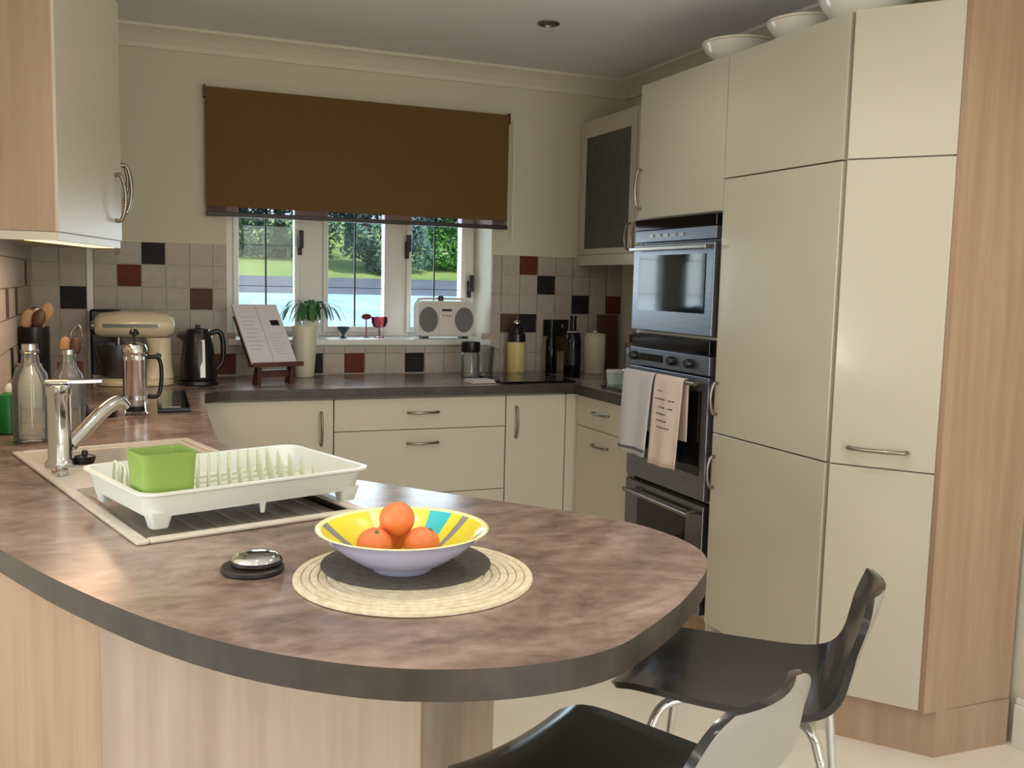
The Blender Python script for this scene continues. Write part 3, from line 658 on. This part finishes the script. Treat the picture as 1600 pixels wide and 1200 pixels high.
pk = thing('plug', 'black rubber sink plug beside the tap', 'plug', (-2.045, -1.005, .9135)); Lz('stopper', pk, 'black_plastic', [(0, 0), (.020, 0), (.024, .012), (.024, .018), (.008, .022), (.006, .032), (0, .034)], 24)

# ================================================================== LEFT WORKTOP
def bottle(name, label, cat, loc, prof, m, cap=None, capm='black_plastic', group=None, extra=None):
    t = thing(name, label, cat, loc, 0, group); Lz('body', t, m, prof, 28)
    if cap: Lz('cap', t, capm, cap, 24)
    return t
bottle('glass_bottle', 'taller clear glass bottle nearest the left edge by the tap', 'bottle', (-2.185, -.62, .911), [(0, .002), (.04, 0), (.046, .006), (.046, .155), (.040, .185), (.024, .205), (.020, .235), (.023, .238), (.023, .246), (.016, .246), (.016, .20), (.04, .15), (.04, .01), (0, .008)], 'clear_glass', [(0, .246), (.02, .246), (.02, .262), (0, .264)], 'chrome')
bottle('glass_bottle', 'clear glass bottle right behind the tap body', 'bottle', (-2.098, -.50, .911), [(0, .002), (.038, 0), (.043, .006), (.043, .14), (.036, .17), (.022, .19), (.019, .22), (.022, .225), (.015, .225), (.015, .19), (.037, .14), (.037, .01), (0, .008)], 'clear_glass', [(0, .225), (.018, .225), (.018, .238), (0, .240)], 'chrome')
so = bottle('soap_bottle', 'green washing up liquid bottle at the left edge', 'bottle', (-2.252, -.47, .911), [(0, 0), (.026, 0), (.030, .004), (.030, .085), (.024, .11), (.010, .118), (0, .118)], 'soap_green', [(0, .118), (.010, .118), (.010, .132), (.004, .142), (0, .142)], 'white_plastic')
up = thing('utensil_pot', 'black utensil pot against the left wall tiles', 'pot', (-2.24, .30, .911)); Lz('pot', up, 'black_plastic', [(0, 0), (.046, 0), (.050, .005), (.050, .262), (.046, .262), (.046, .01), (0, .01)], 28)
uts = [('wooden_spoon', 'long pale wooden spoon leaning right in the black pot', .045, .03, .36, 'wood_spoon'), ('wooden_spoon', 'short wooden spoon leaning left in the black pot', -.02, -.02, .33, 'wood_spoon'), ('spatula', 'steel spatula standing upright in the black pot', .0, .03, .34, 'brushed'), ('ladle', 'dark ladle leaning toward the tap in the black pot', .02, -.035, .33, 'wood_dark')]
for nm, lab, dx, dy, L, m in uts:
    t = thing(nm, lab, 'utensil', (-2.24, .30, .925), 0)
    Tb('shaft', t, m, [(-dx * .3, -dy * .3, 0), (dx * .7, dy * .7, L * .75)], .005, 8, sm=False); bm = NB(); sphere(bm, (0, 0, 0), .022, .006, .035, 14, 8); bmesh.ops.rotate(bm, verts=bm.verts[:], matrix=Matrix.Rotation(.25, 3, 'Y')); bmesh.ops.translate(bm, verts=bm.verts[:], vec=(dx * .9, dy * .9, L * .75 + .03)); finish('blade', bm, m, t, smooth=True)
u2 = thing('utensil_jar', 'brown jar of kitchen tools behind the clear bottles', 'pot', (-2.115, .02, .911)); Lz('jar', u2, 'wood_dark', [(0, 0), (.040, 0), (.044, .006), (.040, .16), (.036, .16), (.038, .01), (0, .01)], 24)
for nm, lab, dx, dy, L, m in (('whisk', 'wire whisk in the brown jar of tools', .03, .02, .27, 'brushed'), ('wooden_spoon', 'wooden spoon in the brown jar of tools', -.015, .01, .25, 'wood_spoon'), ('peeler', 'dark handled tool in the brown jar', .02, -.03, .25, 'wood_dark')):
    t = thing(nm, lab, 'utensil', (-2.115, .02, .925)); Tb('shaft', t, m, [(-dx * .3, -dy * .3, 0), (dx * .7, dy * .7, L * .7)], .004, 8, sm=False)
    if nm == 'whisk':
        for k in range(4):
            c, s = math.cos(k * PI / 4), math.sin(k * PI / 4); b = Vector((dx * .7, dy * .7, L * .7))
            Tb('wire', t, m, [b, b + Vector((c * .02, s * .02, .03)), b + Vector((c * .022, s * .022, .055)), b + Vector((dx * .2, 0, .08)), b + Vector((-c * .022, -s * .022, .055)), b + Vector((-c * .02, -s * .02, .03)), b], .0012, 5, n=3)
    else:
        bm = NB(); sphere(bm, (dx * .9, dy * .9, L * .7 + .025), .018, .006, .03, 12, 8); finish('blade', bm, m, t, smooth=True)
wj = bottle('storage_jar', 'pale ceramic jar with lid by the left wall', 'jar', (-2.245, .10, .911), [(0, 0), (.042, 0), (.045, .005), (.045, .13), (.04, .14), (0, .14)], 'ceramic_white', [(0, .165), (.008, .163), (.01, .15), (.04, .147), (.042, .14), (0, .14)], 'wood_spoon')
# cafetiere
cf = thing('cafetiere', 'chrome cafetiere with black knob behind the tap spout', 'cafetiere', (-1.918, -.14, .911))
Lz('glass_body', cf, 'chrome', [(0, .03), (.036, .03), (.037, .035), (.037, .20), (.039, .204), (.034, .204), (.034, .04), (0, .04)], 28)
Lz('lid', cf, 'chrome', [(.040, .204), (.040, .215), (.034, .228), (.015, .236), (0, .237), (0, .204)], 28); Lz('knob', cf, 'black_plastic', [(0, .237), (.004, .237), (.004, .256), (.014, .260), (.015, .270), (.008, .278), (0, .279)], 18)
for z in (.05, .18): Lz('band', cf, 'chrome', [(.040, z), (.040, z + .013), (.0375, z + .013), (.0375, z)], 28, close=True)
for k in range(4):
    a = PI / 4 + k * PI / 2; Tb('frame_leg', cf, 'chrome', [(.041 * math.cos(a), .041 * math.sin(a), .19), (.041 * math.cos(a), .041 * math.sin(a), .03), (.052 * math.cos(a), .052 * math.sin(a), .004)], .004, 6, n=3)
Tb('handle', cf, 'black_plastic', [(.040, .01, .186), (.075, .02, .18), (.082, .022, .12), (.072, .02, .06), (.040, .01, .057)], .007, 8)
Lz('base', cf, 'black_plastic', [(0, .012), (.034, .012), (.036, .02), (.036, .0295), (0, .0295)], 24)
# slate / tablet like scale, and small black tray
sc = thing('kitchen_scale', 'flat black glass kitchen scale on the left worktop', 'scale', (-1.79, .13, .911), -.03)
B('body', sc, 'black_plastic', -.052, .052, -.25, .28, 0, .010, bevel=.003); B('glass_plate', sc, 'black_glass', -.050, .050, -.246, .276, .0105, .0135); B('display', sc, 'label_grey', -.02, .02, -.235, -.205, .0137, .0142)
tr = thing('black_tray', 'small black tray beside the cafetiere', 'tray', (-2.03, -.10, .911)); bm = NB(); loft(bm, [[(x, y, z) for x, y in rrect(w, d, .02, 4)] for w, d, z in ((.10, .20, 0), (.115, .215, .018), (.110, .210, .018), (.096, .196, .004))]); finish('tray_body', bm, 'black_plastic', tr)
# stand mixer: head towards -X
mx = thing('stand_mixer', 'cream stand mixer with dark trim band near the corner', 'mixer', (-1.90, .80, .911), -.06)
bm = NB(); loft(bm, [[(x, y, z) for x, y in rrect(.300, .20, .085, 7)] for z in (0, .018)] + [[(x, y, .030) for x, y in rrect(.27, .17, .07, 7)]]); finish('foot', bm, 'mixer_cream', mx, smooth=False, bevel=.004)
bm = NB(); loft(bm, [[(x, y, z) for x, y in rrect(w, d, .04, 6, cx)] for w, d, z, cx in ((.13, .12, .028, .085), (.10, .10, .08, .093), (.09, .095, .15, .095), (.105, .105, .195, .088))]); o = finish('column', bm, 'mixer_cream', mx, smooth=True); o.data.set_sharp_from_angle(angle=.8)
bm = NB()
secs = [(-.155, .030, .026, .243), (-.150, .046, .040, .243), (-.13, .056, .050, .245), (-.05, .062, .056, .248), (.05, .062, .056, .248), (.12, .058, .050, .246), (.148, .045, .038, .244), (.156, .025, .02, .243)]
loft(bm, [[(x, ry * math.cos(a), zc + rz_ * math.sin(a)) for a in [2 * PI * k / 24 for k in range(24)]] for x, ry, rz_, zc in secs]); head = finish('head', bm, 'mixer_cream', mx, smooth=True); head.data.set_sharp_from_angle(angle=.8)
bm = NB()
for s in (-1, 1): box(bm, -.12, .09, s * .0625 - .0015, s * .0625 + .0015, .238, .252)
finish('trim_band', bm, 'stainless_dark', head)
T = Matrix.Translation((-.156, 0, .243)) @ Matrix.Rotation(-PI / 2, 4, 'Y'); Lz('attachment_knob', mx, 'chrome', [(0, 0), (.020, 0), (.020, .008), (.014, .012), (0, .012)], 20, T=T)
Lz('mixing_bowl', mx, 'steel', [(0, .004), (.045, .0), (.05, .01), (.075, .05), (.088, .10), (.092, .135), (.089, .135), (.085, .10), (.07, .05), (.045, .015), (0, .012)], 32, (-.065, 0, .032))
Lz('beater_shaft', mx, 'brushed', [(0, 0), (.012, 0), (.012, .04), (0, .04)], 16, (-.065, 0, .158))
T = Matrix.Translation((.09, -.050, .12)) @ Matrix.Rotation(PI / 2, 4, 'X'); Lz('speed_knob', mx, 'black_plastic', [(0, .018), (.012, .018), (.014, 0), (0, 0)], 16, T=T)
cm = thing('coffee_machine', 'black coffee machine in the corner behind the cream mixer', 'machine', (-2.02, .965, .911)); 
B('body', cm, 'black_plastic', -.055, .07, .0, .12, .0, .30, bevel=.01); B('head', cm, 'black_plastic', -.055, .07, -.045, -.001, .20, .305, bevel=.01); B('drip_tray', cm, 'brushed', -.05, .065, -.045, -.001, 0, .03, bevel=.004)
# kettle
kt = thing('kettle', 'black cordless kettle with a pale water gauge strip', 'kettle', (-1.655, .75, .911), 0)
Lz('power_base', kt, 'black_plastic', [(0, 0), (.082, 0), (.085, .004), (.082, .018), (.06, .022), (0, .022)], 32)
Lz('body', kt, 'black_plastic', [(0, .023), (.074, .023), (.076, .03), (.070, .10), (.060, .18), (.054, .215), (.050, .222), (0, .222)], 36)
Lz('lid', kt, 'black_plastic', [(0, .252), (.010, .250), (.011, .238), (.045, .232), (.049, .2225), (0, .2225)], 28)
bm = NB(); loft(bm, [[(.012 + .004 * i / 8 * 0 + q[0] + .0, -(.0772 - .0195 * i / 8) + q[1], .035 + .155 * i / 8) for q in ((-.010, 0), (.010, 0), (.010, .012), (-.010, .012))] for i in range(9)]); finish('gauge_strip', bm, 'ceramic_white', kt)
Tb('handle', kt, 'black_plastic', [(.048, .0, .215), (.085, .0, .222), (.100, .0, .18), (.098, .0, .10), (.072, .0, .06)], .011, 10)
bm = NB(); loft(bm, [[(-.050, -.02, .17), (-.050, .02, .17), (-.045, .02, .215), (-.045, -.02, .215)], [(-.088, -.010, .205), (-.088, .010, .205), (-.080, .010, .219), (-.080, -.010, .219)]]); finish('spout', bm, 'black_plastic', kt)
# cookbook stand + book
bs = thing('book_stand', 'dark wood cookbook stand on the back worktop', 'stand', (-1.345, .70, .911), .28)
for s in (-1, 1):
    bm = NB(); a = [(-.005, .0), (.05, .0), (.02, .078), (-.012, .078)]; x = s * .075; vs = [[bm.verts.new((x + e, y, z)) for y, z in a] for e in (-.009, .009)]
    bm.faces.new(vs[0]); bm.faces.new(vs[1]); 
    for i in range(4): bm.faces.new([vs[0][i], vs[0][(i + 1) % 4], vs[1][(i + 1) % 4], vs[1][i]])
    finish('leg', bm, 'wood_dark', bs)
B('cross_bar', bs, 'wood_dark', -.066, .066, .01, .025, .03, .06); B('ledge', bs, 'wood_dark', -.115, .115, -.035, .02, .078, .088, bevel=.002); B('ledge_lip', bs, 'wood_dark', -.115, .115, -.039, -.035, .078, .098)
Tl = Matrix.Translation((0, .010, .089)) @ Matrix.Rotation(-.72, 4, 'X'); B('back_board', bs, 'wood_dark', -.105, .105, .012, .020, .0, .27, T=Tl)
Tb('strut', bs, 'wood_dark', [(0, .16, .26), (0, .19, .0)], .007, 8, sm=False)
bk = thing('cookbook', 'open white cookbook leaning on the wooden stand', 'book', (-1.345, .70, .911), .28)
Tl2 = Matrix.Translation((0, .002, .0905)) @ Matrix.Rotation(-.72, 4, 'X')
B('page_block', bk, 'paper', -.103, -.001, .0, .010, .0, .325, T=Tl2); B('page_block', bk, 'paper', .001, .103, .0, .010, .0, .325, T=Tl2)
B('photo', bk, 'black_plastic', .045, .085, -.0006, -.0001, .205, .235, T=Tl2)
bm = NB()
for k in range(9): box(bm, -.085, -.02 - (k % 3) * .01, -.0006, -.0001, .25 - k * .022, .254 - k * .022, Tl2); box(bm, .02, .085 - (k % 4) * .008, -.0006, -.0001, .16 - k * .014, .1625 - k * .014, Tl2)
finish('print_lines', bm, 'paper_print', bk)
# jug behind the book
jg = thing('vase', 'tall cream ceramic vase below the window sill', 'vase', (-1.165, 1.00, .911)); Lz('vase_body', jg, 'ceramic_cream', [(0, 0), (.040, 0), (.043, .004), (.050, .10), (.060, .235), (.056, .235), (.046, .10), (.04, .01), (0, .01)], 32)

# ================================================================== WINDOW SILL
ZS = WZ0 + .0005
pp = thing('potted_plant', 'leafy green plant in a white pot on the sill', 'plant', (-1.10, 1.205, ZS))
Lz('pot', pp, 'ceramic_white', [(0, 0), (.032, 0), (.036, .004), (.044, .085), (.040, .085), (.034, .07), (0, .07)], 28); Lz('soil', pp, 'soil', [(0, .072), (.036, .0715), (.0355, .0705), (0, .0702)], 20)
rnd = random.Random(3)
for k in range(24):
    a = k * 2.4 + rnd.uniform(-.3, .3); L = rnd.uniform(.10, .175); H = rnd.uniform(.06, .13); w = rnd.uniform(.011, .017); d = Vector((math.cos(a), math.sin(a) * .6, 0)); n = Vector((-d.y, d.x, 0)).normalized()
    cen = smooth_pts([Vector((0, 0, .075)) + d * .008, d * L * .35 + Vector((0, 0, .075 + H * .8)), d * L * .75 + Vector((0, 0, .075 + H * .75)), d * L + Vector((0, 0, .06 + H * .25))], 4); bm = NB(); A_, B_ = [], []
    for i, p in enumerate(cen):
        ww = w * (math.sin(PI * (i + .6) / (len(cen) + .4)) ** .6); A_.append(bm.verts.new(p + n * ww)); B_.append(bm.verts.new(p - n * ww))
    mid = [bm.verts.new(p + Vector((0, 0, -.002))) for p in cen]
    for i in range(len(cen) - 1): bm.faces.new([A_[i], A_[i + 1], mid[i + 1], mid[i]]); bm.faces.new([mid[i], mid[i + 1], B_[i + 1], B_[i]])
    finish('leaf', bm, 'leaf_green', pp, smooth=True)
eg = thing('egg_cup', 'small dark blue footed cup on the sill', 'cup', (-.937, 1.22, ZS)); Lz('cup_body', eg, 'ceramic_navy', [(0, 0), (.018, 0), (.019, .004), (.008, .012), (.008, .02), (.024, .035), (.033, .055), (.030, .055), (.02, .035), (0, .027)], 28)
pg = thing('pink_glass', 'pink stemmed glass on the sill left of the radio', 'glass', (-.755, 1.22, ZS)); Lz('bowl', pg, 'pink_glass', [(.004, .045), (.03, .055), (.042, .08), (.040, .105), (.036, .105), (.037, .08), (.026, .06), (0, .05)], 28); Lz('stem', pg, 'pink_glass', [(0, 0), (.026, 0), (.024, .004), (.005, .008), (.004, .045), (0, .045)], 24)
rf = thing('ornament', 'dark red ornament ball beside the pink glass', 'ornament', (-.818, 1.235, ZS)); Tb('stalk', rf, 'red_dark', [(0, 0, 0), (0.0, 0, .09)], .003, 6, sm=False); Lz('stand', rf, 'red_dark', [(0, 0), (.016, 0), (.014, .004), (0, .005)], 16); bm = NB(); sphere(bm, (0, 0, .105), .026, .026, .016, 14, 8); finish('head', bm, 'red_dark', rf, smooth=True)
rd = thing('radio', 'white portable radio with two round grey speakers', 'radio', (-.421, 1.20, ZS))
bm = NB(); loft(bm, [[(x, y, z) for x, z in [(a, b + .1) for a, b in rrect(.30, .180, .03, 5)]] for y in (-.038, .045)]); body = finish('body', bm, 'radio_white', rd, bevel=.006)
bm = NB(); box(bm, -.12, -.09, -.03, .04, 0, .0125); box(bm, .09, .12, -.03, .04, 0, .0125); finish('feet', bm, 'black_plastic', rd)
for s in (-1, 1):
    T = Matrix.Translation((s * .095, -.040, .095)) @ Matrix.Rotation(PI / 2, 4, 'X') @ Matrix.Diagonal((.78, 1, 1, 1)); Lz('speaker', rd, 'speaker_grey', [(0, .006), (.045, .005), (.062, .002), (.064, -.001), (0, -.001)], 28, T=T)
B('tuner_panel', rd, 'ceramic_white', -.038, .038, -.0425, -.0385, .03, .165); B('tuner_window', rd, 'black_plastic', -.026, .026, -.0445, -.0426, .138, .150)
for k in range(3): B('button', rd, 'label_grey', -.022 + k * .017, -.012 + k * .017, -.0445, -.0426, .112, .120)
Lz('dial', rd, 'black_plastic', [(0, 0), (.014, 0), (.014, .022), (.010, .026), (0, .026)], 18, (-.02, 0, .1905)); Tb('handle', rd, 'radio_white', [(-.13, .02, .175), (-.125, .02, .197), (0.0, .02, .200), (.125, .02, .197), (.13, .02, .175)], .006, 8)

# ================================================================== BACK WORKTOP, RIGHT PART
hb = thing('hob', 'black glass hob set on the back worktop', 'hob', (-.165, .77, .911)); B('glass_top', hb, 'black_glass', -.19, .175, -.235, .20, 0, .010, bevel=.003)
for x, y, r in ((-.09, -.11, .07), (.085, -.11, .055), (-.09, .09, .055), (.085, .09, .07)): Lz('ring', hb, 'label_grey', [(r, .0102), (r + .003, .0102), (r + .003, .0106), (r, .0106)], 36, (x, y, 0), close=True)
j = bottle('storage_jar', 'clear glass jar with a black lid beside the sill end', 'jar', (-.405, .84, .911), [(0, 0), (.040, 0), (.044, .004), (.044, .115), (.038, .125), (.035, .125), (.040, .11), (.040, .008), (0, .008)], 'clear_glass', [(0, .125), (.044, .125), (.046, .13), (.046, .170), (.042, .174), (0, .174)])
g = thing('measuring_jug', 'clear glass measuring jug with handle on the back worktop', 'jug', (-.272, 1.03, .911)); Lz('jug_body', g, 'clear_glass', [(0, 0), (.048, 0), (.052, .004), (.060, .13), (.064, .135), (.058, .135), (.055, .12), (.047, .008), (0, .008)], 32); Tb('handle', g, 'clear_glass', [(.058, 0, .12), (.088, 0, .115), (.09, 0, .06), (.054, 0, .035)], .006, 8)
bottle('grinder', 'pale yellow canister with black and silver top', 'grinder', (-.088, 1.03, .911), [(0, 0), (.046, 0), (.048, .004), (.048, .155), (.046, .16), (0, .16)], 'yellow_can', [(0, .250), (.016, .248), (.032, .232), (.036, .205), (.046, .20), (.047, .161), (0, .161)])
Lz('knob', bpy.data.objects['grinder'], 'chrome', [(0, .272), (.012, .270), (.018, .262), (.018, .252), (0, .2505)], 20)
b = bottle('wine_bottle', 'dark glass bottle with silver neck label', 'bottle', (.118, .80, .911), [(0, 0), (.040, 0), (.043, .005), (.043, .185), (.036, .215), (.017, .235), (.015, .29), (.017, .292), (.017, .302), (0, .302)], 'black_glass'); Lz('label', b, 'black_plastic', [(.0436, .06), (.0436, .15), (.0432, .15), (.0432, .06)], 28, close=True); Lz('neck_label', b, 'label_grey', [(.0375, .206), (.027, .228), (.0265, .2275), (.037, .2055)], 24, close=True)
bottle('oil_bottle', 'slim dark bottle behind the wine bottle', 'bottle', (.09, .99, .911), [(0, 0), (.028, 0), (.030, .004), (.030, .17), (.013, .205), (.012, .25), (0, .25)], 'black_glass', [(0, .25), (.014, .25), (.014, .272), (0, .273)])
bottle('canister', 'cream ceramic canister right of the dark bottle', 'canister', (.335, .98, .911), [(0, 0), (.052, 0), (.055, .005), (.055, .19), (.050, .196), (0, .196)], 'ceramic_cream', [(0, .222), (.010, .221), (.012, .21), (.050, .206), (.053, .197), (0, .197)], 'ceramic_cream')
sk2 = thing('wall_socket', 'black double wall socket with a plugged in adaptor', 'socket', (.163, YW - .008, 1.14)); B('plate', sk2, 'black_plastic', -.073, .073, -.009, -.0005, -.043, .043, bevel=.003); B('adaptor', sk2, 'black_plastic', -.055, .005, -.05, -.0095, -.03, .035, bevel=.006); B('switch', sk2, 'label_grey', .03, .042, -.013, -.0095, .0, .018)
kb = thing('knife_block', 'dark wood knife block against the right wall', 'knife block', (.42, .60, .911), .2); bm = NB(); loft(bm, [[(-.05, -.04, 0), (.05, -.04, 0), (.05, .05, 0), (-.05, .05, 0)], [(-.05, -.02, .19), (.05, -.02, .19), (.05, .075, .22), (-.05, .075, .22)]]); finish('block', bm, 'wood_dark', kb, bevel=.004)
for k in range(4): B('knife_handle', kb, 'black_plastic', -.04 + k * .023, -.024 + k * .023, .01, .03, .21, .30, bevel=.003)
cb = thing('chopping_board', 'brown wooden chopping board leaning in the corner', 'board', (.455, 1.06, .911), 0); B('board', cb, 'wood_dark', -.06, .06, -.012, .010, 0, .30, bevel=.004, T=Matrix.Rotation(-.06, 4, 'X'))
j = bottle('storage_jar', 'clear glass jar with steel lid beside the oven tower', 'jar', (.30, .50, .911), [(0, 0), (.048, 0), (.052, .004), (.052, .16), (.046, .17), (.043, .17), (.048, .155), (.048, .008), (0, .008)], 'clear_glass', [(0, .17), (.048, .17), (.048, .185), (0, .186)], 'brushed')
tb = thing('butter_dish', 'small pale green tub near the oven tower', 'tub', (.17, .43, .911)); bm = NB(); loft(bm, [[(x, y, z) for x, y in rrect(w, w * .8, .012, 4)] for w, z in ((.075, 0), (.085, .055))]); finish('tub_body', bm, 'pale_green', tb); bm = NB(); loft(bm, [[(x, y, z) for x, y in rrect(w, w * .8, .012, 4)] for w, z in ((.09, .0555), (.09, .064), (.082, .068))]); finish('lid', bm, 'white_plastic', tb)
tr2 = thing('serving_tray', 'dark glass trivet at the end of the right worktop', 'tray', (.13, .20, .911)); B('plate', tr2, 'black_glass', -.10, .12, -.12, .13, .004, .012, bevel=.003)
for x, y in ((-.09, -.11), (.11, -.11), (-.09, .12), (.11, .12)): Lz('foot', tr2, 'black_plastic', [(0, 0), (.006, 0), (.006, .0035), (0, .0035)], 10, (x, y, 0))
cl = thing('dishcloth', 'folded pale grey cloth on the back worktop', 'cloth', (-.44, .62, .911), .1)
for k in range(3): B('fold', cl, 'cloth_grey', -.06 + k * .003, .06 - k * .002, -.05, .05 - k * .004, k * .0052, .005 + k * .0052, bevel=.002)

# ---- towels over the oven handle
def towel(name, label, y0, y1, zb_f, zb_b, m, seed, group):
    t = thing(name, label, 'towel', (hx, (y0 + y1) / 2, 1.022), 0, group); rn = random.Random(seed); w = y1 - y0
    path = [(.0125, zb_b - 1.022)] + [(.0125, -.02)] + [(.0118 * math.cos(a), .0118 * math.sin(a) + .000) for a in [0, .6, 1.2, PI / 2, 1.9, 2.5, PI]] + [(-.0120, -.03)] + [(-.0125 - .010 * k / 10, -.03 + (zb_f - 1.022 + .03) * k / 10) for k in range(1, 11)]
    ny = 18; bm = NB(); Gr = []; ph = rn.uniform(0, 6)
    for i, (x, z) in enumerate(path):
        row = []; dep = max(0, -z) * (1 if x < 0 else 0)
        for k in range(ny + 1):
            s = k / ny; y = -w / 2 + w * s; yy = y * (1 - .05 * min(1, dep * 3)) + .03 * dep
            xx = x - (.006 + .022 * dep) * (.5 + .5 * math.sin(s * 9 + ph)) * (1 if x < -.0119 else 0)
            row.append(bm.verts.new((xx, yy, z - .02 * dep * s)))
        Gr.append(row)
    for a, b in zip(Gr, Gr[1:]):
        for k in range(ny): bm.faces.new([a[k], a[k + 1], b[k + 1], b[k]])
    o = finish('cloth', bm, m, t, smooth=True); sd = o.modifiers.new('thick', 'SOLIDIFY'); sd.thickness = .0022; sd.offset = 0
    return t, Gr, path, w, ph
t1 = towel('tea_towel', 'pale grey tea towel with dark hem band on the oven handle', -.292, -.060, .705, .80, 'cloth_grey', 1, 'tea towels on the oven handle')[0]
t2 = towel('tea_towel', 'pale pink tea towel printed with lines of writing', -.500, -.305, .695, .80, 'cloth_pink', 5, 'tea towels on the oven handle')[0]
def towel_strip(t, w, ph, z0, z1, s0, s1, m, name):
    bm = NB(); A_ = []; n = 24
    for i in range(n + 1):
        s = s0 + (s1 - s0) * i / n; col = []
        for z in (z0, z1):
            dep = -z; y = (-w / 2 + w * s) * (1 - .05 * min(1, dep * 3)) + .03 * dep; k = (dep - .03) / max(.01, (1.022 - .70 - .03)); x = -.0125 - .010 * k
            x -= (.006 + .022 * dep) * (.5 + .5 * math.sin(s * 9 + ph)); col.append(bm.verts.new((x - .0022, y, z - .02 * dep * s)))
        A_.append(col)
    for a, b in zip(A_, A_[1:]): bm.faces.new([a[0], b[0], b[1], a[1]])
    return finish(name, bm, m, t)
ph1 = random.Random(1).uniform(0, 6); ph2 = random.Random(5).uniform(0, 6)
towel_strip(t1, .232, ph1, -.300, -.288, 0, 1, 'cloth_band', 'hem_band')
rn = random.Random(11)
for k, (z, a, b) in enumerate(((-.045, .70, .86), (-.075, .52, .92), (-.076, .22, .42), (-.105, .50, .80), (-.106, .25, .40), (-.130, .45, .86), (-.155, .40, .85), (-.180, .30, .80))):
    s = a
    while s < b: e = min(b, s + rn.uniform(.05, .11)); towel_strip(t2, .195, ph2, z - .005, z, s, e, 'ink', 'lettering'); s = e + .025

# ---- dishes on top of the tall units
for lab, x, y, r, h in (('white dish on top of the oven tower', .14, -.45, .13, .075), ('grey white dish on top of the fridge cabinet', .15, -.80, .12, .07), ('large white bowl on top of the tall cabinets nearest the camera', .17, -1.06, .15, .11)):
    t = thing('serving_dish', lab, 'dish', (x, y, ZT + .001), 0, 'dishes on top of the tall cabinets'); Lz('dish_body', t, 'ceramic_white', [(0, .004), (r * .5, 0), (r * .55, .004), (r * .85, h * .6), (r, h), (r * .96, h), (r * .8, h * .6), (r * .5, .012), (0, .012)], 36); Lz('rim_band', t, 'ceramic_cream', [(r * .975, h + .0002), (r * 1.02, h + .002), (r * 1.02, h + .008), (r * .96, h + .008), (r * .955, h + .0002)], 36, close=True)

# ================================================================== GARDEN OUTSIDE THE WINDOW
def strip(name, m, label, cat, prof, x0, x1):
    bm = NB(); prev = None; nx = 12
    for y, z in prof:
        row = [bm.verts.new((x0 + (x1 - x0) * i / nx, y, z)) for i in range(nx + 1)]
        if prev:
            for i in range(nx): bm.faces.new([prev[i], prev[i + 1], row[i + 1], row[i]])
        prev = row
    r = bmesh.ops.extrude_face_region(bm, geom=bm.faces[:]); bmesh.ops.translate(bm, verts=[g for g in r['geom'] if isinstance(g, bmesh.types.BMVert)], vec=(0, 0, -.3))
    o = finish(name, bm, m); o['kind'] = 'structure'; return o
strip('driveway', 'gravel', '', '', [(1.5, .55), (4, .75), (9.0, 1.18)], -12, 22)
strip('road', 'tarmac', '', '', [(9.0, 1.18), (11.0, 1.40)], -12, 22)
strip('lawn_bank', 'grass', '', '', [(11.0, 1.40), (13.0, 1.72), (16, 2.3), (40, 4)], -12, 22)
def bush(name, label, cat, c, r, m, n, seed, leaf=.16, trunk=False):
    t = thing(name, label, cat, c); rn = random.Random(seed); bm = NB(); z0 = r[2] + (.9 if trunk else -.05)
    for k in range(n):
        d = Vector((rn.gauss(0, 1), rn.gauss(0, 1), rn.gauss(0, 1))).normalized() * rn.uniform(.55, 1.0) ** .5; lump = 1 + .22 * math.sin(d.x * 7 + seed) * math.cos(d.z * 6 + seed * 2)
        p = Vector((d.x * r[0], d.y * r[1], d.z * r[2])) * lump + Vector((0, 0, z0))
        if p.z < .02: continue
        u = Vector((rn.gauss(0, 1), rn.gauss(0, 1), rn.gauss(0, 1))).normalized(); v = u.orthogonal().normalized(); L = leaf * rn.uniform(.6, 1.3)
        q = [bm.verts.new(p + u * L), bm.verts.new(p + v * L * .45), bm.verts.new(p - u * L), bm.verts.new(p - v * L * .45)]; bm.faces.new(q)
    f = finish('foliage', bm, m, t); f['kind'] = 'stuff'
    Tb('trunk', t, 'bark', [(0, 0, -.2), (.03, 0, z0 * .6), (0, .05, z0 + r[2] * .4)], [.12] * 7 + [.09] * 6, 8)
    return t
bush('hedge', 'dark green hedge on the bank seen in the left pane', 'hedge', (.55, 13.0, 1.66), (1.25, .7, .95), 'foliage_dark', 8000, 1, .05)
bush('hedge', 'grey green hedge on the bank seen in the middle pane', 'hedge', (2.05, 11.6, 1.42), (.80, .6, .95), 'foliage_grey', 7000, 2, .05)
bush('hedge', 'bright green hedge on the bank seen in the right pane', 'hedge', (3.55, 12.1, 1.50), (.72, .6, .72), 'foliage_light', 6000, 3, .05)
bush('tree', 'light green tree beyond the hedge at the left pane', 'tree', (.55, 18.0, 2.5), (1.3, 1.2, 1.5), 'foliage_light', 8000, 4, .08, True)
bush('tree', 'grey green tree beyond the hedge at the middle pane', 'tree', (3.5, 19.0, 2.6), (1.4, 1.2, 2.0), 'foliage_grey', 8000, 5, .08, True)
bush('tree', 'far dark green tree beyond the bright hedge', 'tree', (7.2, 22.0, 2.8), (1.3, 1.2, 1.0), 'foliage_dark', 6000, 6, .08, True)
